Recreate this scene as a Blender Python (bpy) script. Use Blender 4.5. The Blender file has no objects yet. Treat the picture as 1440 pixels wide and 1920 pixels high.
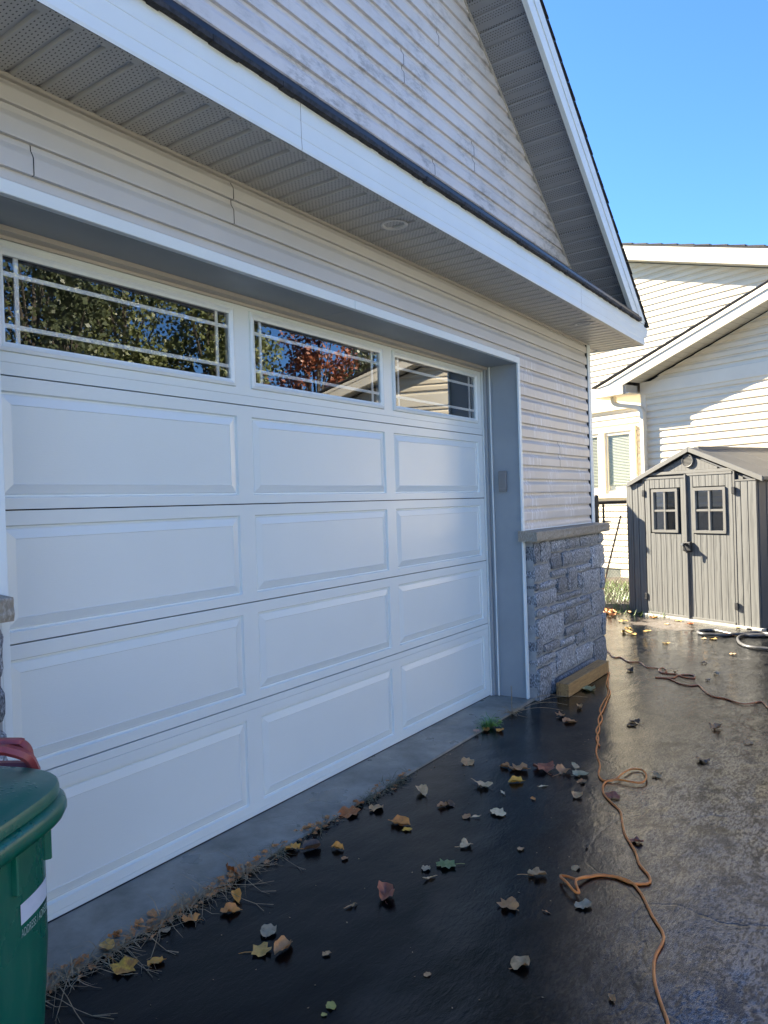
import bpy, bmesh, math, random
from mathutils import Vector, Matrix, noise
R = math.radians
sc = bpy.context.scene
COL = sc.collection
random.seed(7)

# ------------------------------------------------------------ camera
cam_d = bpy.data.cameras.new('camera'); cam = bpy.data.objects.new('camera', cam_d); COL.objects.link(cam)
cam_d.sensor_fit = 'VERTICAL'; cam_d.sensor_height = 24.0; cam_d.sensor_width = 18.0
cam_d.lens = 1370.1 / 1920 * 24.0
cam_d.shift_x = 21.19 / 1920; cam_d.shift_y = -6.485 / 1920
cam_d.clip_start = 0.05; cam_d.clip_end = 2000
cr = Vector((0.58080633, -0.81341704, -0.03188628)); cu = Vector((0.02353755, -0.02237315, 0.99947257)); cf = Vector((0.81370142, 0.58125052, -0.00615137))
cr.normalize(); cf = (cf - cf.dot(cr) * cr).normalized(); cu = cr.cross(cf)
cam.matrix_world = Matrix(((cr.x, cu.x, -cf.x, -1.1811), (cr.y, cu.y, -cf.y, -2.4419), (cr.z, cu.z, -cf.z, 1.4295), (0, 0, 0, 1)))
sc.camera = cam

# ------------------------------------------------------------ sky and sun (sun due +Y, 30.5 degrees up)
w = bpy.data.worlds.new('World'); sc.world = w; w.use_nodes = True
nt = w.node_tree; nt.nodes.clear()
sky = nt.nodes.new('ShaderNodeTexSky'); sky.sky_type = 'NISHITA'; sky.sun_disc = False
sky.sun_elevation = R(30.5); sky.sun_rotation = 0.0; sky.altitude = 100; sky.air_density = 1.0; sky.dust_density = 0.15; sky.ozone_density = 2.2
bg = nt.nodes.new('ShaderNodeBackground'); bg.inputs['Strength'].default_value = 0.070
wo = nt.nodes.new('ShaderNodeOutputWorld')
tint = nt.nodes.new('ShaderNodeMix'); tint.data_type = 'RGBA'; tint.blend_type = 'MULTIPLY'; tint.inputs[0].default_value = 1.0; tint.inputs[7].default_value = (.385, .61, .91, 1)
nt.links.new(sky.outputs[0], tint.inputs[6]); nt.links.new(tint.outputs[2], bg.inputs[0]); nt.links.new(bg.outputs[0], wo.inputs[0])
sun_d = bpy.data.lights.new('sun', 'SUN'); sun_d.energy = 5.0; sun_d.angle = R(0.53); sun_d.color = (1.0, 0.89, 0.70)
sun = bpy.data.objects.new('sun', sun_d); COL.objects.link(sun)
el = R(30.5)
sun.rotation_euler = Vector((0, math.cos(el), math.sin(el))).to_track_quat('Z', 'Y').to_euler()
sc.render.engine = 'CYCLES'
sc.cycles.max_bounces = 8; sc.cycles.diffuse_bounces = 4; sc.cycles.glossy_bounces = 4; sc.cycles.transparent_max_bounces = 12
sc.cycles.caustics_reflective = True; sc.cycles.sample_clamp_indirect = 6.0; sc.cycles.blur_glossy = 0.5
sc.view_settings.view_transform = 'Standard'; sc.view_settings.look = 'None'
sc.view_settings.gamma = 1.0; sc.view_settings.use_curve_mapping = False
sc.view_settings.exposure = 2.66

# ------------------------------------------------------------ helpers
class MB:
    """collects shapes, then links them as one mesh object"""
    def __init__(s): s.v = []; s.f = []
    def quad(s, a, b, c, d):
        n = len(s.v); s.v += [tuple(a), tuple(b), tuple(c), tuple(d)]; s.f.append((n, n+1, n+2, n+3)); return s
    def poly(s, pts):
        n = len(s.v); s.v += [tuple(p) for p in pts]; s.f.append(tuple(range(n, n+len(pts)))); return s
    def box(s, x0, x1, y0, y1, z0, z1):
        return s.hexa([(x0,y0,z0),(x1,y0,z0),(x1,y1,z0),(x0,y1,z0),(x0,y0,z1),(x1,y0,z1),(x1,y1,z1),(x0,y1,z1)])
    def hexa(s, p):
        n = len(s.v); s.v += [tuple(q) for q in p]
        for f in ((0,3,2,1),(4,5,6,7),(0,1,5,4),(1,2,6,5),(2,3,7,6),(3,0,4,7)): s.f.append(tuple(n+i for i in f))
        return s
    def prism(s, loop0, loop1, caps=True):
        n = len(s.v); k = len(loop0); s.v += [tuple(q) for q in loop0] + [tuple(q) for q in loop1]
        for i in range(k): j = (i+1) % k; s.f.append((n+i, n+j, n+k+j, n+k+i))
        if caps: s.f.append(tuple(n+i for i in reversed(range(k)))); s.f.append(tuple(n+k+i for i in range(k)))
        return s
    def strip(s, loop0, loop1):
        n = len(s.v); k = len(loop0); s.v += [tuple(q) for q in loop0] + [tuple(q) for q in loop1]
        for i in range(k-1): s.f.append((n+i, n+i+1, n+k+i+1, n+k+i))
        return s
    def tube(s, pts, r, k=6, caps=True, rfun=None):
        pts = [Vector(p) for p in pts]; n0 = len(s.v); prev = None
        for i, p in enumerate(pts):
            t = (pts[min(i+1, len(pts)-1)] - pts[max(i-1, 0)])
            if t.length < 1e-9: t = Vector((0,0,1))
            t.normalize()
            if prev is None:
                a = t.cross(Vector((0,0,1)));
                if a.length < .1: a = t.cross(Vector((1,0,0)))
                a.normalize()
            else:
                a = prev - prev.dot(t)*t; a.normalize()
            prev = a; b = t.cross(a)
            rr = r if rfun is None else r*rfun(i/(len(pts)-1))
            for j in range(k):
                q = p + rr*(math.cos(2*math.pi*j/k)*a + math.sin(2*math.pi*j/k)*b); s.v.append(tuple(q))
        for i in range(len(pts)-1):
            for j in range(k):
                jj = (j+1) % k; s.f.append((n0+i*k+j, n0+i*k+jj, n0+(i+1)*k+jj, n0+(i+1)*k+j))
        if caps:
            s.f.append(tuple(n0+j for j in reversed(range(k)))); m = n0+(len(pts)-1)*k; s.f.append(tuple(m+j for j in range(k)))
        return s
    def build(s, name, mat, parent=None, smooth=False, bevel=0.0, seg=1, angle=None):
        me = bpy.data.meshes.new(name); me.from_pydata(s.v, [], s.f); me.update()
        o = bpy.data.objects.new(name, me); COL.objects.link(o)
        bm = bmesh.new(); bm.from_mesh(me)
        bmesh.ops.remove_doubles(bm, verts=bm.verts, dist=1e-6)
        bmesh.ops.recalc_face_normals(bm, faces=bm.faces)
        bm.to_mesh(me); bm.free()
        if mat: me.materials.append(mat)
        if smooth:
            for p in me.polygons: p.use_smooth = True
            if angle is not None:
                try: me.set_sharp_from_angle(angle=R(angle))
                except Exception: pass
        if bevel:
            m = o.modifiers.new('bevel', 'BEVEL'); m.width = bevel; m.segments = seg; m.limit_method = 'ANGLE'; m.angle_limit = R(40)
        if parent: o.parent = parent
        return o

def tag(o, label=None, cat=None, group=None, kind=None):
    if label: o['label'] = label
    if cat: o['category'] = cat
    if group: o['group'] = group
    if kind: o['kind'] = kind
    return o
def empty(name, label=None, cat=None, parent=None, group=None):
    o = bpy.data.objects.new(name, None); COL.objects.link(o); o.empty_display_size = .2
    if parent: o.parent = parent
    return tag(o, label, cat, group)
def catmull(pts, n=6):
    pts = [Vector(p) for p in pts]; out = []
    P = [pts[0]*2-pts[1]] + pts + [pts[-1]*2-pts[-2]]
    for i in range(1, len(P)-2):
        a, b, c, d = P[i-1], P[i], P[i+1], P[i+2]
        for k in range(n):
            t = k/n; out.append(.5*((2*b)+(c-a)*t+(2*a-5*b+4*c-d)*t*t+(-a+3*b-3*c+d)*t**3))
    out.append(pts[-1]); return out

# ------------------------------------------------------------ materials
def mat(name, col=(.5,.5,.5), rough=.5, spec=.5, metal=0.0):
    m = bpy.data.materials.new(name); m.use_nodes = True
    b = m.node_tree.nodes['Principled BSDF']
    b.inputs['Base Color'].default_value = (*col, 1); b.inputs['Roughness'].default_value = rough
    b.inputs['Specular IOR Level'].default_value = spec; b.inputs['Metallic'].default_value = metal
    return m
def N(m, t, **kw):
    n = m.node_tree.nodes.new(t)
    for k, v in kw.items():
        if k.startswith('_'): setattr(n, k[1:], v)
        else: n.inputs[k.replace('__', ' ')].default_value = v
    return n
def L(m, a, b): m.node_tree.links.new(a, b)
def coords(m, scale=(1,1,1), rot=(0,0,0), kind='Object'):
    tc = N(m, 'ShaderNodeTexCoord'); mp = N(m, 'ShaderNodeMapping')
    mp.inputs['Scale'].default_value = scale; mp.inputs['Rotation'].default_value = rot
    L(m, tc.outputs[kind], mp.inputs[0]); return mp.outputs[0]
def noise_t(m, vec, scale, detail=4, rough=.55, dist=0):
    n = N(m, 'ShaderNodeTexNoise', Scale=scale, Detail=detail, Roughness=rough, Distortion=dist); L(m, vec, n.inputs['Vector']); return n.outputs['Fac']
def ramp(m, fac, stops):
    r = N(m, 'ShaderNodeValToRGB'); e = r.color_ramp.elements
    while len(e) > 1: e.remove(e[0])
    e[0].position = stops[0][0]; c = stops[0][1]; e[0].color = (*c, 1) if len(c) == 3 else c
    for p, c in stops[1:]:
        x = e.new(p); x.color = (*c, 1)
    L(m, fac, r.inputs[0]); return r.outputs[0]
def g(v): return (v, v, v)
def bump(m, h, strength=.3, dist=.01, normal=None):
    b = N(m, 'ShaderNodeBump', Strength=strength, Distance=dist); L(m, h, b.inputs['Height'])
    if normal: L(m, normal, b.inputs['Normal'])
    return b.outputs[0]
def bs(m): return m.node_tree.nodes['Principled BSDF']
def mixc(m, fac, a, b, mode='MIX'):
    x = N(m, 'ShaderNodeMix', _data_type='RGBA', _blend_type=mode)
    if isinstance(fac, float): x.inputs[0].default_value = fac
    else: L(m, fac, x.inputs[0])
    for i, v in ((6, a), (7, b)):
        if isinstance(v, tuple): x.inputs[i].default_value = (*v, 1)
        else: L(m, v, x.inputs[i])
    return x.outputs[2]
def math_n(m, op, a, b=None):
    x = N(m, 'ShaderNodeMath', _operation=op)
    for i, v in ((0, a), (1, b)):
        if v is None: continue
        if isinstance(v, (int, float)): x.inputs[i].default_value = v
        else: L(m, v, x.inputs[i])
    return x.outputs[0]

def vary(name, c0, c1, scale=4, rough=.5, bumps=0.0, bscale=60, stretch=(1,1,1), spec=.5, lo=.35, hi=.65):
    m = mat(name, c0, rough, spec); v = coords(m, stretch)
    L(m, ramp(m, noise_t(m, v, scale, 6), [(lo, c0), (hi, c1)]), bs(m).inputs['Base Color'])
    if bumps: L(m, bump(m, noise_t(m, v, bscale, 4), bumps, .003), bs(m).inputs['Normal'])
    return m

# white embossed-steel door paint: faint wood grain running along X, slightly glossy, dried water marks
def door_paint():
    m = mat('door_paint', (.78,.80,.82), .22, .9)
    v = coords(m, (5, 5, 70)); a = noise_t(m, v, 4.0, 5, .6, .8)
    v2 = coords(m, (30, 30, 260)); b_ = noise_t(m, v2, 3.0, 3, .5)
    h = math_n(m, 'ADD', a, math_n(m, 'MULTIPLY', b_, .5))
    L(m, bump(m, h, .20, .0025), bs(m).inputs['Normal'])
    c = coords(m); d = noise_t(m, c, 1.2, 6, .55)
    L(m, ramp(m, d, [(.35, (.75,.82,.82)), (.7, (.79,.86,.855))]), bs(m).inputs['Base Color'])
    e = noise_t(m, c, 3, 5, .7)
    f_ = noise_t(m, coords(m, (2.2, 2.2, .9)), 5, 7, .72, .6)
    rr = math_n(m, 'ADD', ramp(m, e, [(.35, g(.14)), (.65, g(.24))]), ramp(m, f_, [(.48, g(0)), (.66, g(.035))]))
    L(m, rr, bs(m).inputs['Roughness'])
    return m
def siding_mat(name, base, stain=0.0, streaks=0.0, rough=.42):
    m = mat(name, base, rough)
    v = coords(m, (4, 4, 90)); a = noise_t(m, v, 5, 4, .6, .6)
    L(m, bump(m, a, .10, .002), bs(m).inputs['Normal'])
    c0 = base; c1 = tuple(x*.90 for x in base)
    col = ramp(m, noise_t(m, coords(m), 1.7, 5), [(.35, c0), (.65, c1)])
    if stain:
        s1 = noise_t(m, coords(m, (1.2,1.2,1.6)), 2.2, 3, .6)
        s2 = noise_t(m, coords(m, (.55,1,1.3)), 24, 9, .78)
        sm = math_n(m, 'MULTIPLY', ramp(m, s1, [(.42, g(0)), (.62, g(1))]), ramp(m, s2, [(.45, g(0)), (.62, g(1))]))
        col = mixc(m, math_n(m, 'MULTIPLY', sm, stain), col, (.16,.165,.16))
    if streaks:
        s1 = noise_t(m, coords(m, (34, 34, 2.0)), 2, 4, .65, .3)
        s2 = noise_t(m, coords(m, (1,1,1.2)), 3.5, 4, .6)
        sm = math_n(m, 'MULTIPLY', ramp(m, s1, [(.5, g(0)), (.6, g(1))]), ramp(m, s2, [(.45, g(0)), (.6, g(1))]))
        col = mixc(m, math_n(m, 'MULTIPLY', sm, streaks), col, (.82,.82,.83))  # water streaks with their skylight sheen put into the colour as near-white
        L(m, ramp(m, sm, [(0, g(.30)), (1, g(.62))]), bs(m).inputs['Roughness'])
    L(m, col, bs(m).inputs['Base Color'])
    return m
def soffit_mat(name, base, pitch=.0996, axis=0, holes=True, rough=.45):
    """painted metal with rows of small punched holes (black where punched)"""
    m = mat(name, base, rough)
    if not holes: return m
    tc = N(m, 'ShaderNodeTexCoord'); sp = N(m, 'ShaderNodeSeparateXYZ'); L(m, tc.outputs['Object'], sp.inputs[0])
    x, y = sp.outputs[axis], sp.outputs[1-axis]
    cell = math_n(m, 'FRACT', math_n(m, 'DIVIDE', math_n(m, 'ADD', x, 10*pitch-.504), pitch))
    col = math_n(m, 'MULTIPLY', cell, 8.0)
    row = math_n(m, 'DIVIDE', y, .019)
    odd = math_n(m, 'MULTIPLY', math_n(m, 'MODULO', math_n(m, 'FLOOR', col), 2.0), .5)
    fx = math_n(m, 'ABSOLUTE', math_n(m, 'SUBTRACT', math_n(m, 'FRACT', col), .5))
    fy = math_n(m, 'ABSOLUTE', math_n(m, 'SUBTRACT', math_n(m, 'FRACT', math_n(m, 'ADD', math_n(m, 'ADD', row, odd), 100.0)), .5))
    hole = math_n(m, 'MULTIPLY', math_n(m, 'LESS_THAN', fx, .14), math_n(m, 'LESS_THAN', fy, .19))
    edge = math_n(m, 'MULTIPLY', math_n(m, 'GREATER_THAN', cell, .27), math_n(m, 'LESS_THAN', cell, .96))
    hole = math_n(m, 'MULTIPLY', hole, edge)
    L(m, mixc(m, hole, base, (.03,.03,.03)), bs(m).inputs['Base Color'])
    return m

def asphalt():
    m = mat('wet_asphalt', (.015,.015,.016), .12); bs(m).inputs['IOR'].default_value = 1.36
    c = coords(m)
    big = noise_t(m, c, .55, 4, .55)
    # dressed (smooth, sealed) near the door; coarser and greyer further out
    tc = N(m, 'ShaderNodeTexCoord'); sp = N(m, 'ShaderNodeSeparateXYZ'); L(m, tc.outputs['Object'], sp.inputs[0])
    far = math_n(m, 'ADD', math_n(m, 'MULTIPLY', sp.outputs[1], -.55), math_n(m, 'MULTIPLY', sp.outputs[0], .16))
    far = math_n(m, 'ADD', far, math_n(m, 'MULTIPLY', big, 1.1))
    coarse = ramp(m, far, [(.95/2, g(0)), (1.75/2, g(1))]) if False else None
    mr = N(m, 'ShaderNodeMapRange'); L(m, far, mr.inputs[0]); mr.inputs[1].default_value = 1.35; mr.inputs[2].default_value = 2.0
    coarse = mr.outputs[0]
    grain = noise_t(m, c, 260, 3, .65)
    vor = N(m, 'ShaderNodeTexVoronoi', Scale=120.0); L(m, c, vor.inputs['Vector'])
    agg = ramp(m, vor.outputs['Distance'], [(.0, g(1)), (.55, g(0))])
    wrink = noise_t(m, coords(m, (1, 2.2, 1), (0,0,.25)), 24, 5, .62, .5)
    pool = ramp(m, noise_t(m, coords(m, (.8,1.5,1)), 3.6, 9, .72), [(.44, g(0)), (.54, g(1))])
    h = math_n(m, 'ADD', math_n(m, 'MULTIPLY', wrink, .26), math_n(m, 'MULTIPLY', grain, .10))
    clump = noise_t(m, coords(m, (1, 1.6, 1)), 34, 5, .62, .3)
    chips = ramp(m, noise_t(m, c, 75, 4, .6), [(.46, g(0)), (.56, g(1))])
    h2 = math_n(m, 'ADD', math_n(m, 'MULTIPLY', agg, .10), math_n(m, 'ADD', math_n(m, 'MULTIPLY', clump, .85), math_n(m, 'MULTIPLY', chips, .09)))
    h2 = math_n(m, 'MULTIPLY', h2, math_n(m, 'ADD', math_n(m, 'MULTIPLY', pool, .42), .05))
    ck = N(m, 'ShaderNodeTexVoronoi', Scale=.9, _feature='DISTANCE_TO_EDGE'); nz = N(m, 'ShaderNodeTexNoise', Scale=4.0, Detail=6.0); L(m, c, nz.inputs['Vector'])
    s2_ = N(m, 'ShaderNodeVectorMath', _operation='SCALE'); L(m, nz.outputs['Color'], s2_.inputs[0]); s2_.inputs[3].default_value = .3
    ad2 = N(m, 'ShaderNodeVectorMath', _operation='ADD'); L(m, c, ad2.inputs[0]); L(m, s2_.outputs[0], ad2.inputs[1]); L(m, ad2.outputs[0], ck.inputs['Vector'])
    crk = ramp(m, ck.outputs['Distance'], [(0, g(0)), (.012, g(1))])
    hh = math_n(m, 'ADD', h, math_n(m, 'MULTIPLY', math_n(m, 'ADD', h2, math_n(m, 'MULTIPLY', crk, .25)), coarse))
    und = noise_t(m, coords(m, (1, 1.4, 1)), 2.0, 2, .5)
    n1 = bump(m, und, 1.0, .012)
    L(m, bump(m, hh, .85, .0050, n1), bs(m).inputs['Normal'])
    dry = ramp(m, noise_t(m, c, 7.5, 9, .74), [(.53, g(0)), (.60, g(1))])
    dryf = math_n(m, 'MULTIPLY', dry, coarse)
    colr = mixc(m, math_n(m, 'MULTIPLY', dryf, .5), (.0014,.0020,.0028), (.055,.053,.05))
    # dry sandy patch in front of the shed
    p = N(m, 'ShaderNodeVectorMath', _operation='DISTANCE'); L(m, tc.outputs['Object'], p.inputs[0]); p.inputs[1].default_value = (7.35, -.35, 0)
    pd = math_n(m, 'ADD', p.outputs['Value'], math_n(m, 'MULTIPLY', noise_t(m, c, 3.2, 6, .7), 1.1))
    patch = ramp(m, pd, [(.78, g(1)), (1.12, g(0))])
    colr = mixc(m, patch, colr, (.12,.10,.08))
    L(m, colr, bs(m).inputs['Base Color'])
    ro = math_n(m, 'ADD', math_n(m, 'MULTIPLY', dryf, .12), .008)
    ro = math_n(m, 'ADD', ro, math_n(m, 'MULTIPLY', patch, .5))
    ro = math_n(m, 'ADD', ro, math_n(m, 'MULTIPLY', noise_t(m, c, 1.3, 4), .03))
    L(m, ro, bs(m).inputs['Roughness'])
    L(m, math_n(m, 'ADD', math_n(m, 'MULTIPLY', coarse, .95), 1.24), bs(m).inputs['IOR'])
    # bare damp stone and tar specks standing out of the water film reflect much less
    b1 = ramp(m, noise_t(m, coords(m, (1, 1.7, 1), (0, 0, .3)), 7, 9, .72, .4), [(.50, g(1)), (.58, g(.05))])
    b2 = ramp(m, noise_t(m, coords(m, (.8, 2.2, 1), (0, 0, .35)), 44, 5, .7), [(.49, g(1)), (.54, g(.05))])
    sp2 = math_n(m, 'ADD', math_n(m, 'MULTIPLY', math_n(m, 'MULTIPLY', b1, b2), .62), .05)
    sp2 = math_n(m, 'ADD', math_n(m, 'MULTIPLY', sp2, coarse), math_n(m, 'MULTIPLY', math_n(m, 'SUBTRACT', 1.0, coarse), .5))
    L(m, sp2, bs(m).inputs['Specular IOR Level'])
    return m
def concrete():
    m = mat('damp_concrete', (.10,.10,.10), .45, .3); c = coords(m)
    L(m, ramp(m, noise_t(m, c, 5, 9, .68), [(.3, (.14,.14,.12)), (.5, (.22,.217,.19)), (.72, (.31,.30,.265))]), bs(m).inputs['Base Color'])
    cr_ = N(m, 'ShaderNodeTexVoronoi', Scale=2.1, _feature='DISTANCE_TO_EDGE'); wv = N(m, 'ShaderNodeVectorMath', _operation='ADD')
    nz = N(m, 'ShaderNodeTexNoise', Scale=6.0, Detail=5.0); L(m, c, nz.inputs['Vector'])
    sc_ = N(m, 'ShaderNodeVectorMath', _operation='SCALE'); L(m, nz.outputs['Color'], sc_.inputs[0]); sc_.inputs[3].default_value = .25
    L(m, c, wv.inputs[0]); L(m, sc_.outputs[0], wv.inputs[1]); L(m, wv.outputs[0], cr_.inputs['Vector'])
    crack = ramp(m, cr_.outputs['Distance'], [(0, g(0)), (.006, g(1))])
    h = math_n(m, 'ADD', math_n(m, 'MULTIPLY', noise_t(m, c, 90, 5, .6), .4), crack)
    L(m, bump(m, h, .35, .003), bs(m).inputs['Normal'])
    L(m, ramp(m, noise_t(m, c, 3, 5), [(.35, g(.22)), (.6, g(.5))]), bs(m).inputs['Roughness'])
    return m
def stone_mat(name, dark, light, warm):
    m = mat(name, dark, .6); c = coords(m)
    oi = N(m, 'ShaderNodeObjectInfo')
    a = noise_t(m, coords(m, (1.5,1.5,.6)), 85, 5, .7); b_ = noise_t(m, c, 9, 4, .6)
    col = ramp(m, a, [(.42, dark), (.5, tuple(x*.7+y*.3 for x, y in zip(dark, light))), (.62, light)])
    col = mixc(m, math_n(m, 'MULTIPLY', ramp(m, b_, [(.45, g(0)), (.7, g(1))]), .5), col, warm)
    dk = math_n(m, 'ADD', math_n(m, 'MULTIPLY', oi.outputs['Random'], .65), .62)
    mm = N(m, 'ShaderNodeVectorMath', _operation='SCALE'); L(m, col, mm.inputs[0]); L(m, dk, mm.inputs[3])
    L(m, mm.outputs[0], bs(m).inputs['Base Color'])
    h = math_n(m, 'ADD', math_n(m, 'MULTIPLY', a, .6), noise_t(m, c, 34, 6, .7))
    L(m, bump(m, h, .8, .007), bs(m).inputs['Normal'])
    return m
def shed_mat():
    """grey moulded resin with cathedral grain on each board"""
    m = mat('shed_resin', (.24,.225,.20), .5)
    oi = N(m, 'ShaderNodeObjectInfo'); tc = N(m, 'ShaderNodeTexCoord')
    off = N(m, 'ShaderNodeCombineXYZ'); L(m, math_n(m, 'MULTIPLY', oi.outputs['Random'], 40.0), off.inputs[2])
    ad = N(m, 'ShaderNodeVectorMath', _operation='ADD'); L(m, tc.outputs['Object'], ad.inputs[0]); L(m, off.outputs[0], ad.inputs[1])
    mp = N(m, 'ShaderNodeMapping'); mp.inputs['Scale'].default_value = (14, 14, 2.0); L(m, ad.outputs[0], mp.inputs[0])
    wv = N(m, 'ShaderNodeTexWave', _wave_type='RINGS', _rings_direction='Z', Scale=1.3, Distortion=5.0, Detail=2.0); L(m, mp.outputs[0], wv.inputs['Vector'])
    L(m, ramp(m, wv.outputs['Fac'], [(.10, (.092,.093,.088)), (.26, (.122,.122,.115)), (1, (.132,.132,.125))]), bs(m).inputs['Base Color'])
    L(m, bump(m, wv.outputs['Fac'], .25, .002), bs(m).inputs['Normal'])
    return m
def timber():
    m = mat('treated_timber', (.3,.2,.1), .55)
    a = noise_t(m, coords(m, (2, 26, 26)), 3, 5, .6, 1.2); b_ = noise_t(m, coords(m, (16, 16, 3)), 2.2, 5, .65)
    col = ramp(m, a, [(.3, (.26,.14,.05)), (.55, (.44,.26,.10)), (.75, (.52,.33,.14))])
    col = mixc(m, math_n(m, 'MULTIPLY', ramp(m, b_, [(.56, g(0)), (.66, g(1))]), .75), col, (.09,.05,.025))
    L(m, col, bs(m).inputs['Base Color']); L(m, bump(m, a, .3, .002), bs(m).inputs['Normal'])
    return m
def plastic_green():
    m = mat('green_plastic', (.002,.12,.075), .33); c = coords(m)
    s = noise_t(m, coords(m, (14,14,3)), 2.6, 6, .7, .6)
    L(m, mixc(m, math_n(m, 'MULTIPLY', ramp(m, s, [(.5, g(0)), (.75, g(1))]), .28), (.002,.12,.078), (.08,.19,.13)), bs(m).inputs['Base Color'])
    vo = N(m, 'ShaderNodeTexVoronoi', Scale=85.0, Randomness=1.0); L(m, c, vo.inputs['Vector'])
    dr = ramp(m, vo.outputs['Distance'], [(.0, g(1)), (.28, g(.35)), (.34, g(0))])
    msk = ramp(m, noise_t(m, c, 9, 3), [(.52, g(0)), (.6, g(1))])
    nz = N(m, 'ShaderNodeNewGeometry'); sp = N(m, 'ShaderNodeSeparateXYZ'); L(m, nz.outputs['Normal'], sp.inputs[0])
    up = math_n(m, 'GREATER_THAN', sp.outputs[2], .6)
    h = math_n(m, 'MULTIPLY', math_n(m, 'MULTIPLY', dr, msk), up)
    L(m, bump(m, h, .8, .004), bs(m).inputs['Normal'])
    L(m, ramp(m, noise_t(m, c, 6, 5), [(.4, g(.25)), (.65, g(.45))]), bs(m).inputs['Roughness'])
    return m
def leafmat(name, a, b_, trans=.0):
    m = mat(name, a, .45); oi = N(m, 'ShaderNodeObjectInfo')
    c = coords(m); n1 = noise_t(m, c, 45, 5, .7)
    col = ramp(m, n1, [(.35, a), (.6, b_), (.74, tuple(x*.35 for x in a))])
    L(m, col, bs(m).inputs['Base Color']); L(m, bump(m, noise_t(m, c, 120, 3), .5, .002), bs(m).inputs['Normal'])
    return m
def glass_mat(name, boost=1.9, tint=(.93,.95,.95)):
    """double pane: mirror by Fresnel, otherwise clear"""
    m = bpy.data.materials.new(name); m.use_nodes = True; t = m.node_tree; t.nodes.clear()
    out = t.nodes.new('ShaderNodeOutputMaterial'); mx = t.nodes.new('ShaderNodeMixShader'); tr = t.nodes.new('ShaderNodeBsdfTransparent'); gl = t.nodes.new('ShaderNodeBsdfGlossy')
    tr.inputs[0].default_value = (*tint, 1); gl.inputs['Roughness'].default_value = 0.0; gl.inputs[0].default_value = (.95,.97,1,1)
    fr = t.nodes.new('ShaderNodeFresnel'); fr.inputs[0].default_value = 1.5
    mu = t.nodes.new('ShaderNodeMath'); mu.operation = 'MULTIPLY'; mu.inputs[1].default_value = boost; mu.use_clamp = True
    t.links.new(fr.outputs[0], mu.inputs[0]); t.links.new(mu.outputs[0], mx.inputs[0]); t.links.new(tr.outputs[0], mx.inputs[1]); t.links.new(gl.outputs[0], mx.inputs[2]); t.links.new(mx.outputs[0], out.inputs[0])
    return m

M = {}
M['door'] = door_paint()
M['white'] = vary('white_aluminium', (.80,.87,.87), (.76,.83,.83), 3, .38, .05, 40)
M['trim_beige'] = vary('beige_aluminium', (.50,.47,.41), (.46,.43,.375), 3, .4)
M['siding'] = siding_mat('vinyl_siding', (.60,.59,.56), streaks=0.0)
M['siding_wet'] = siding_mat('vinyl_siding_washed', (.60,.575,.55), streaks=.85)
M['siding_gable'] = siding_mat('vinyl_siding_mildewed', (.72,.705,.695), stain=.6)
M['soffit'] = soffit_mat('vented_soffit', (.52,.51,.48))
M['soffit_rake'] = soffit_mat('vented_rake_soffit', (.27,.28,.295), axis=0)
M['n_siding'] = siding_mat('neighbour_siding', (.72,.63,.47))
M['n_white'] = vary('neighbour_trim', (.70,.64,.51), (.66,.60,.48), 3, .45)
M['n_soffit'] = vary('neighbour_soffit', (.5,.48,.42), (.46,.44,.38), 5, .5)
M['shingle'] = vary('asphalt_shingle', (.02,.02,.022), (.055,.055,.06), 60, .85, .6, 200)
M['drip'] = vary('black_drip_edge', (.012,.013,.018), (.03,.032,.04), 8, .3)
M['sheath'] = mat('dark_sheathing', (.02,.02,.02), .8)
M['asphalt'] = asphalt()
M['concrete'] = concrete()
M['stone'] = stone_mat('split_granite', (.06,.075,.095), (.62,.66,.71), (.25,.25,.245))
M['cap'] = stone_mat('limestone_cap', (.34,.30,.235), (.54,.49,.41), (.44,.38,.29))
M['mortar'] = vary('mortar', (.30,.31,.31), (.38,.39,.39), 20, .8, .4, 120)
M['shed'] = shed_mat()
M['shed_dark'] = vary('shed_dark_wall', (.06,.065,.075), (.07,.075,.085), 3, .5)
M['shed_trim'] = vary('shed_trim', (.115,.113,.105), (.13,.128,.12), 6, .5)
M['shed_roof'] = vary('shed_roof', (.10,.096,.085), (.118,.113,.10), 5, .5, .1, 30)
M['black'] = vary('black_plastic', (.012,.012,.013), (.025,.025,.026), 12, .4)
M['steel'] = mat('brushed_steel', (.55,.55,.55), .3, .5, 1.0)
M['fence'] = vary('black_vinyl_wire', (.012,.012,.012), (.02,.02,.02), 12, .35)
M['glass'] = glass_mat('door_glass', 3.0)
M['glass_n'] = glass_mat('window_glass', .35)
M['shed_glass'] = glass_mat('shed_glass', 2.5, (.25,.27,.3))
M['muntin'] = mat('white_grille', (.86,.88,.89), .4)
M['jamb'] = vary('grey_jamb_capping', (.31,.35,.38), (.28,.32,.35), 4, .42, .06, 30)
M['keypad'] = mat('keypad_plastic', (.22,.22,.215), .45)
M['timber'] = timber()
M['green'] = plastic_green()
M['red'] = vary('faded_red_plastic', (.28,.03,.03), (.36,.07,.065), 20, .4)
M['sticker'] = vary('sticker', (.62,.68,.78), (.45,.52,.65), 22, .4, lo=.5, hi=.8)
M['lettering'] = mat('grey_lettering', (.34,.46,.42), .5)
M['cord'] = vary('orange_cord', (.90,.27,.05), (.72,.20,.04), 30, .35)
M['cord_far'] = vary('rust_cord', (.60,.17,.06), (.42,.11,.045), 30, .4)
M['hose'] = vary('black_hose', (.03,.03,.032), (.08,.08,.082), 14, .35)
M['grass'] = leafmat('lawn_grass', (.07,.14,.015), (.12,.20,.03))
M['dry'] = vary('dry_grass', (.22,.155,.085), (.40,.31,.19), 40, .6)
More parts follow.
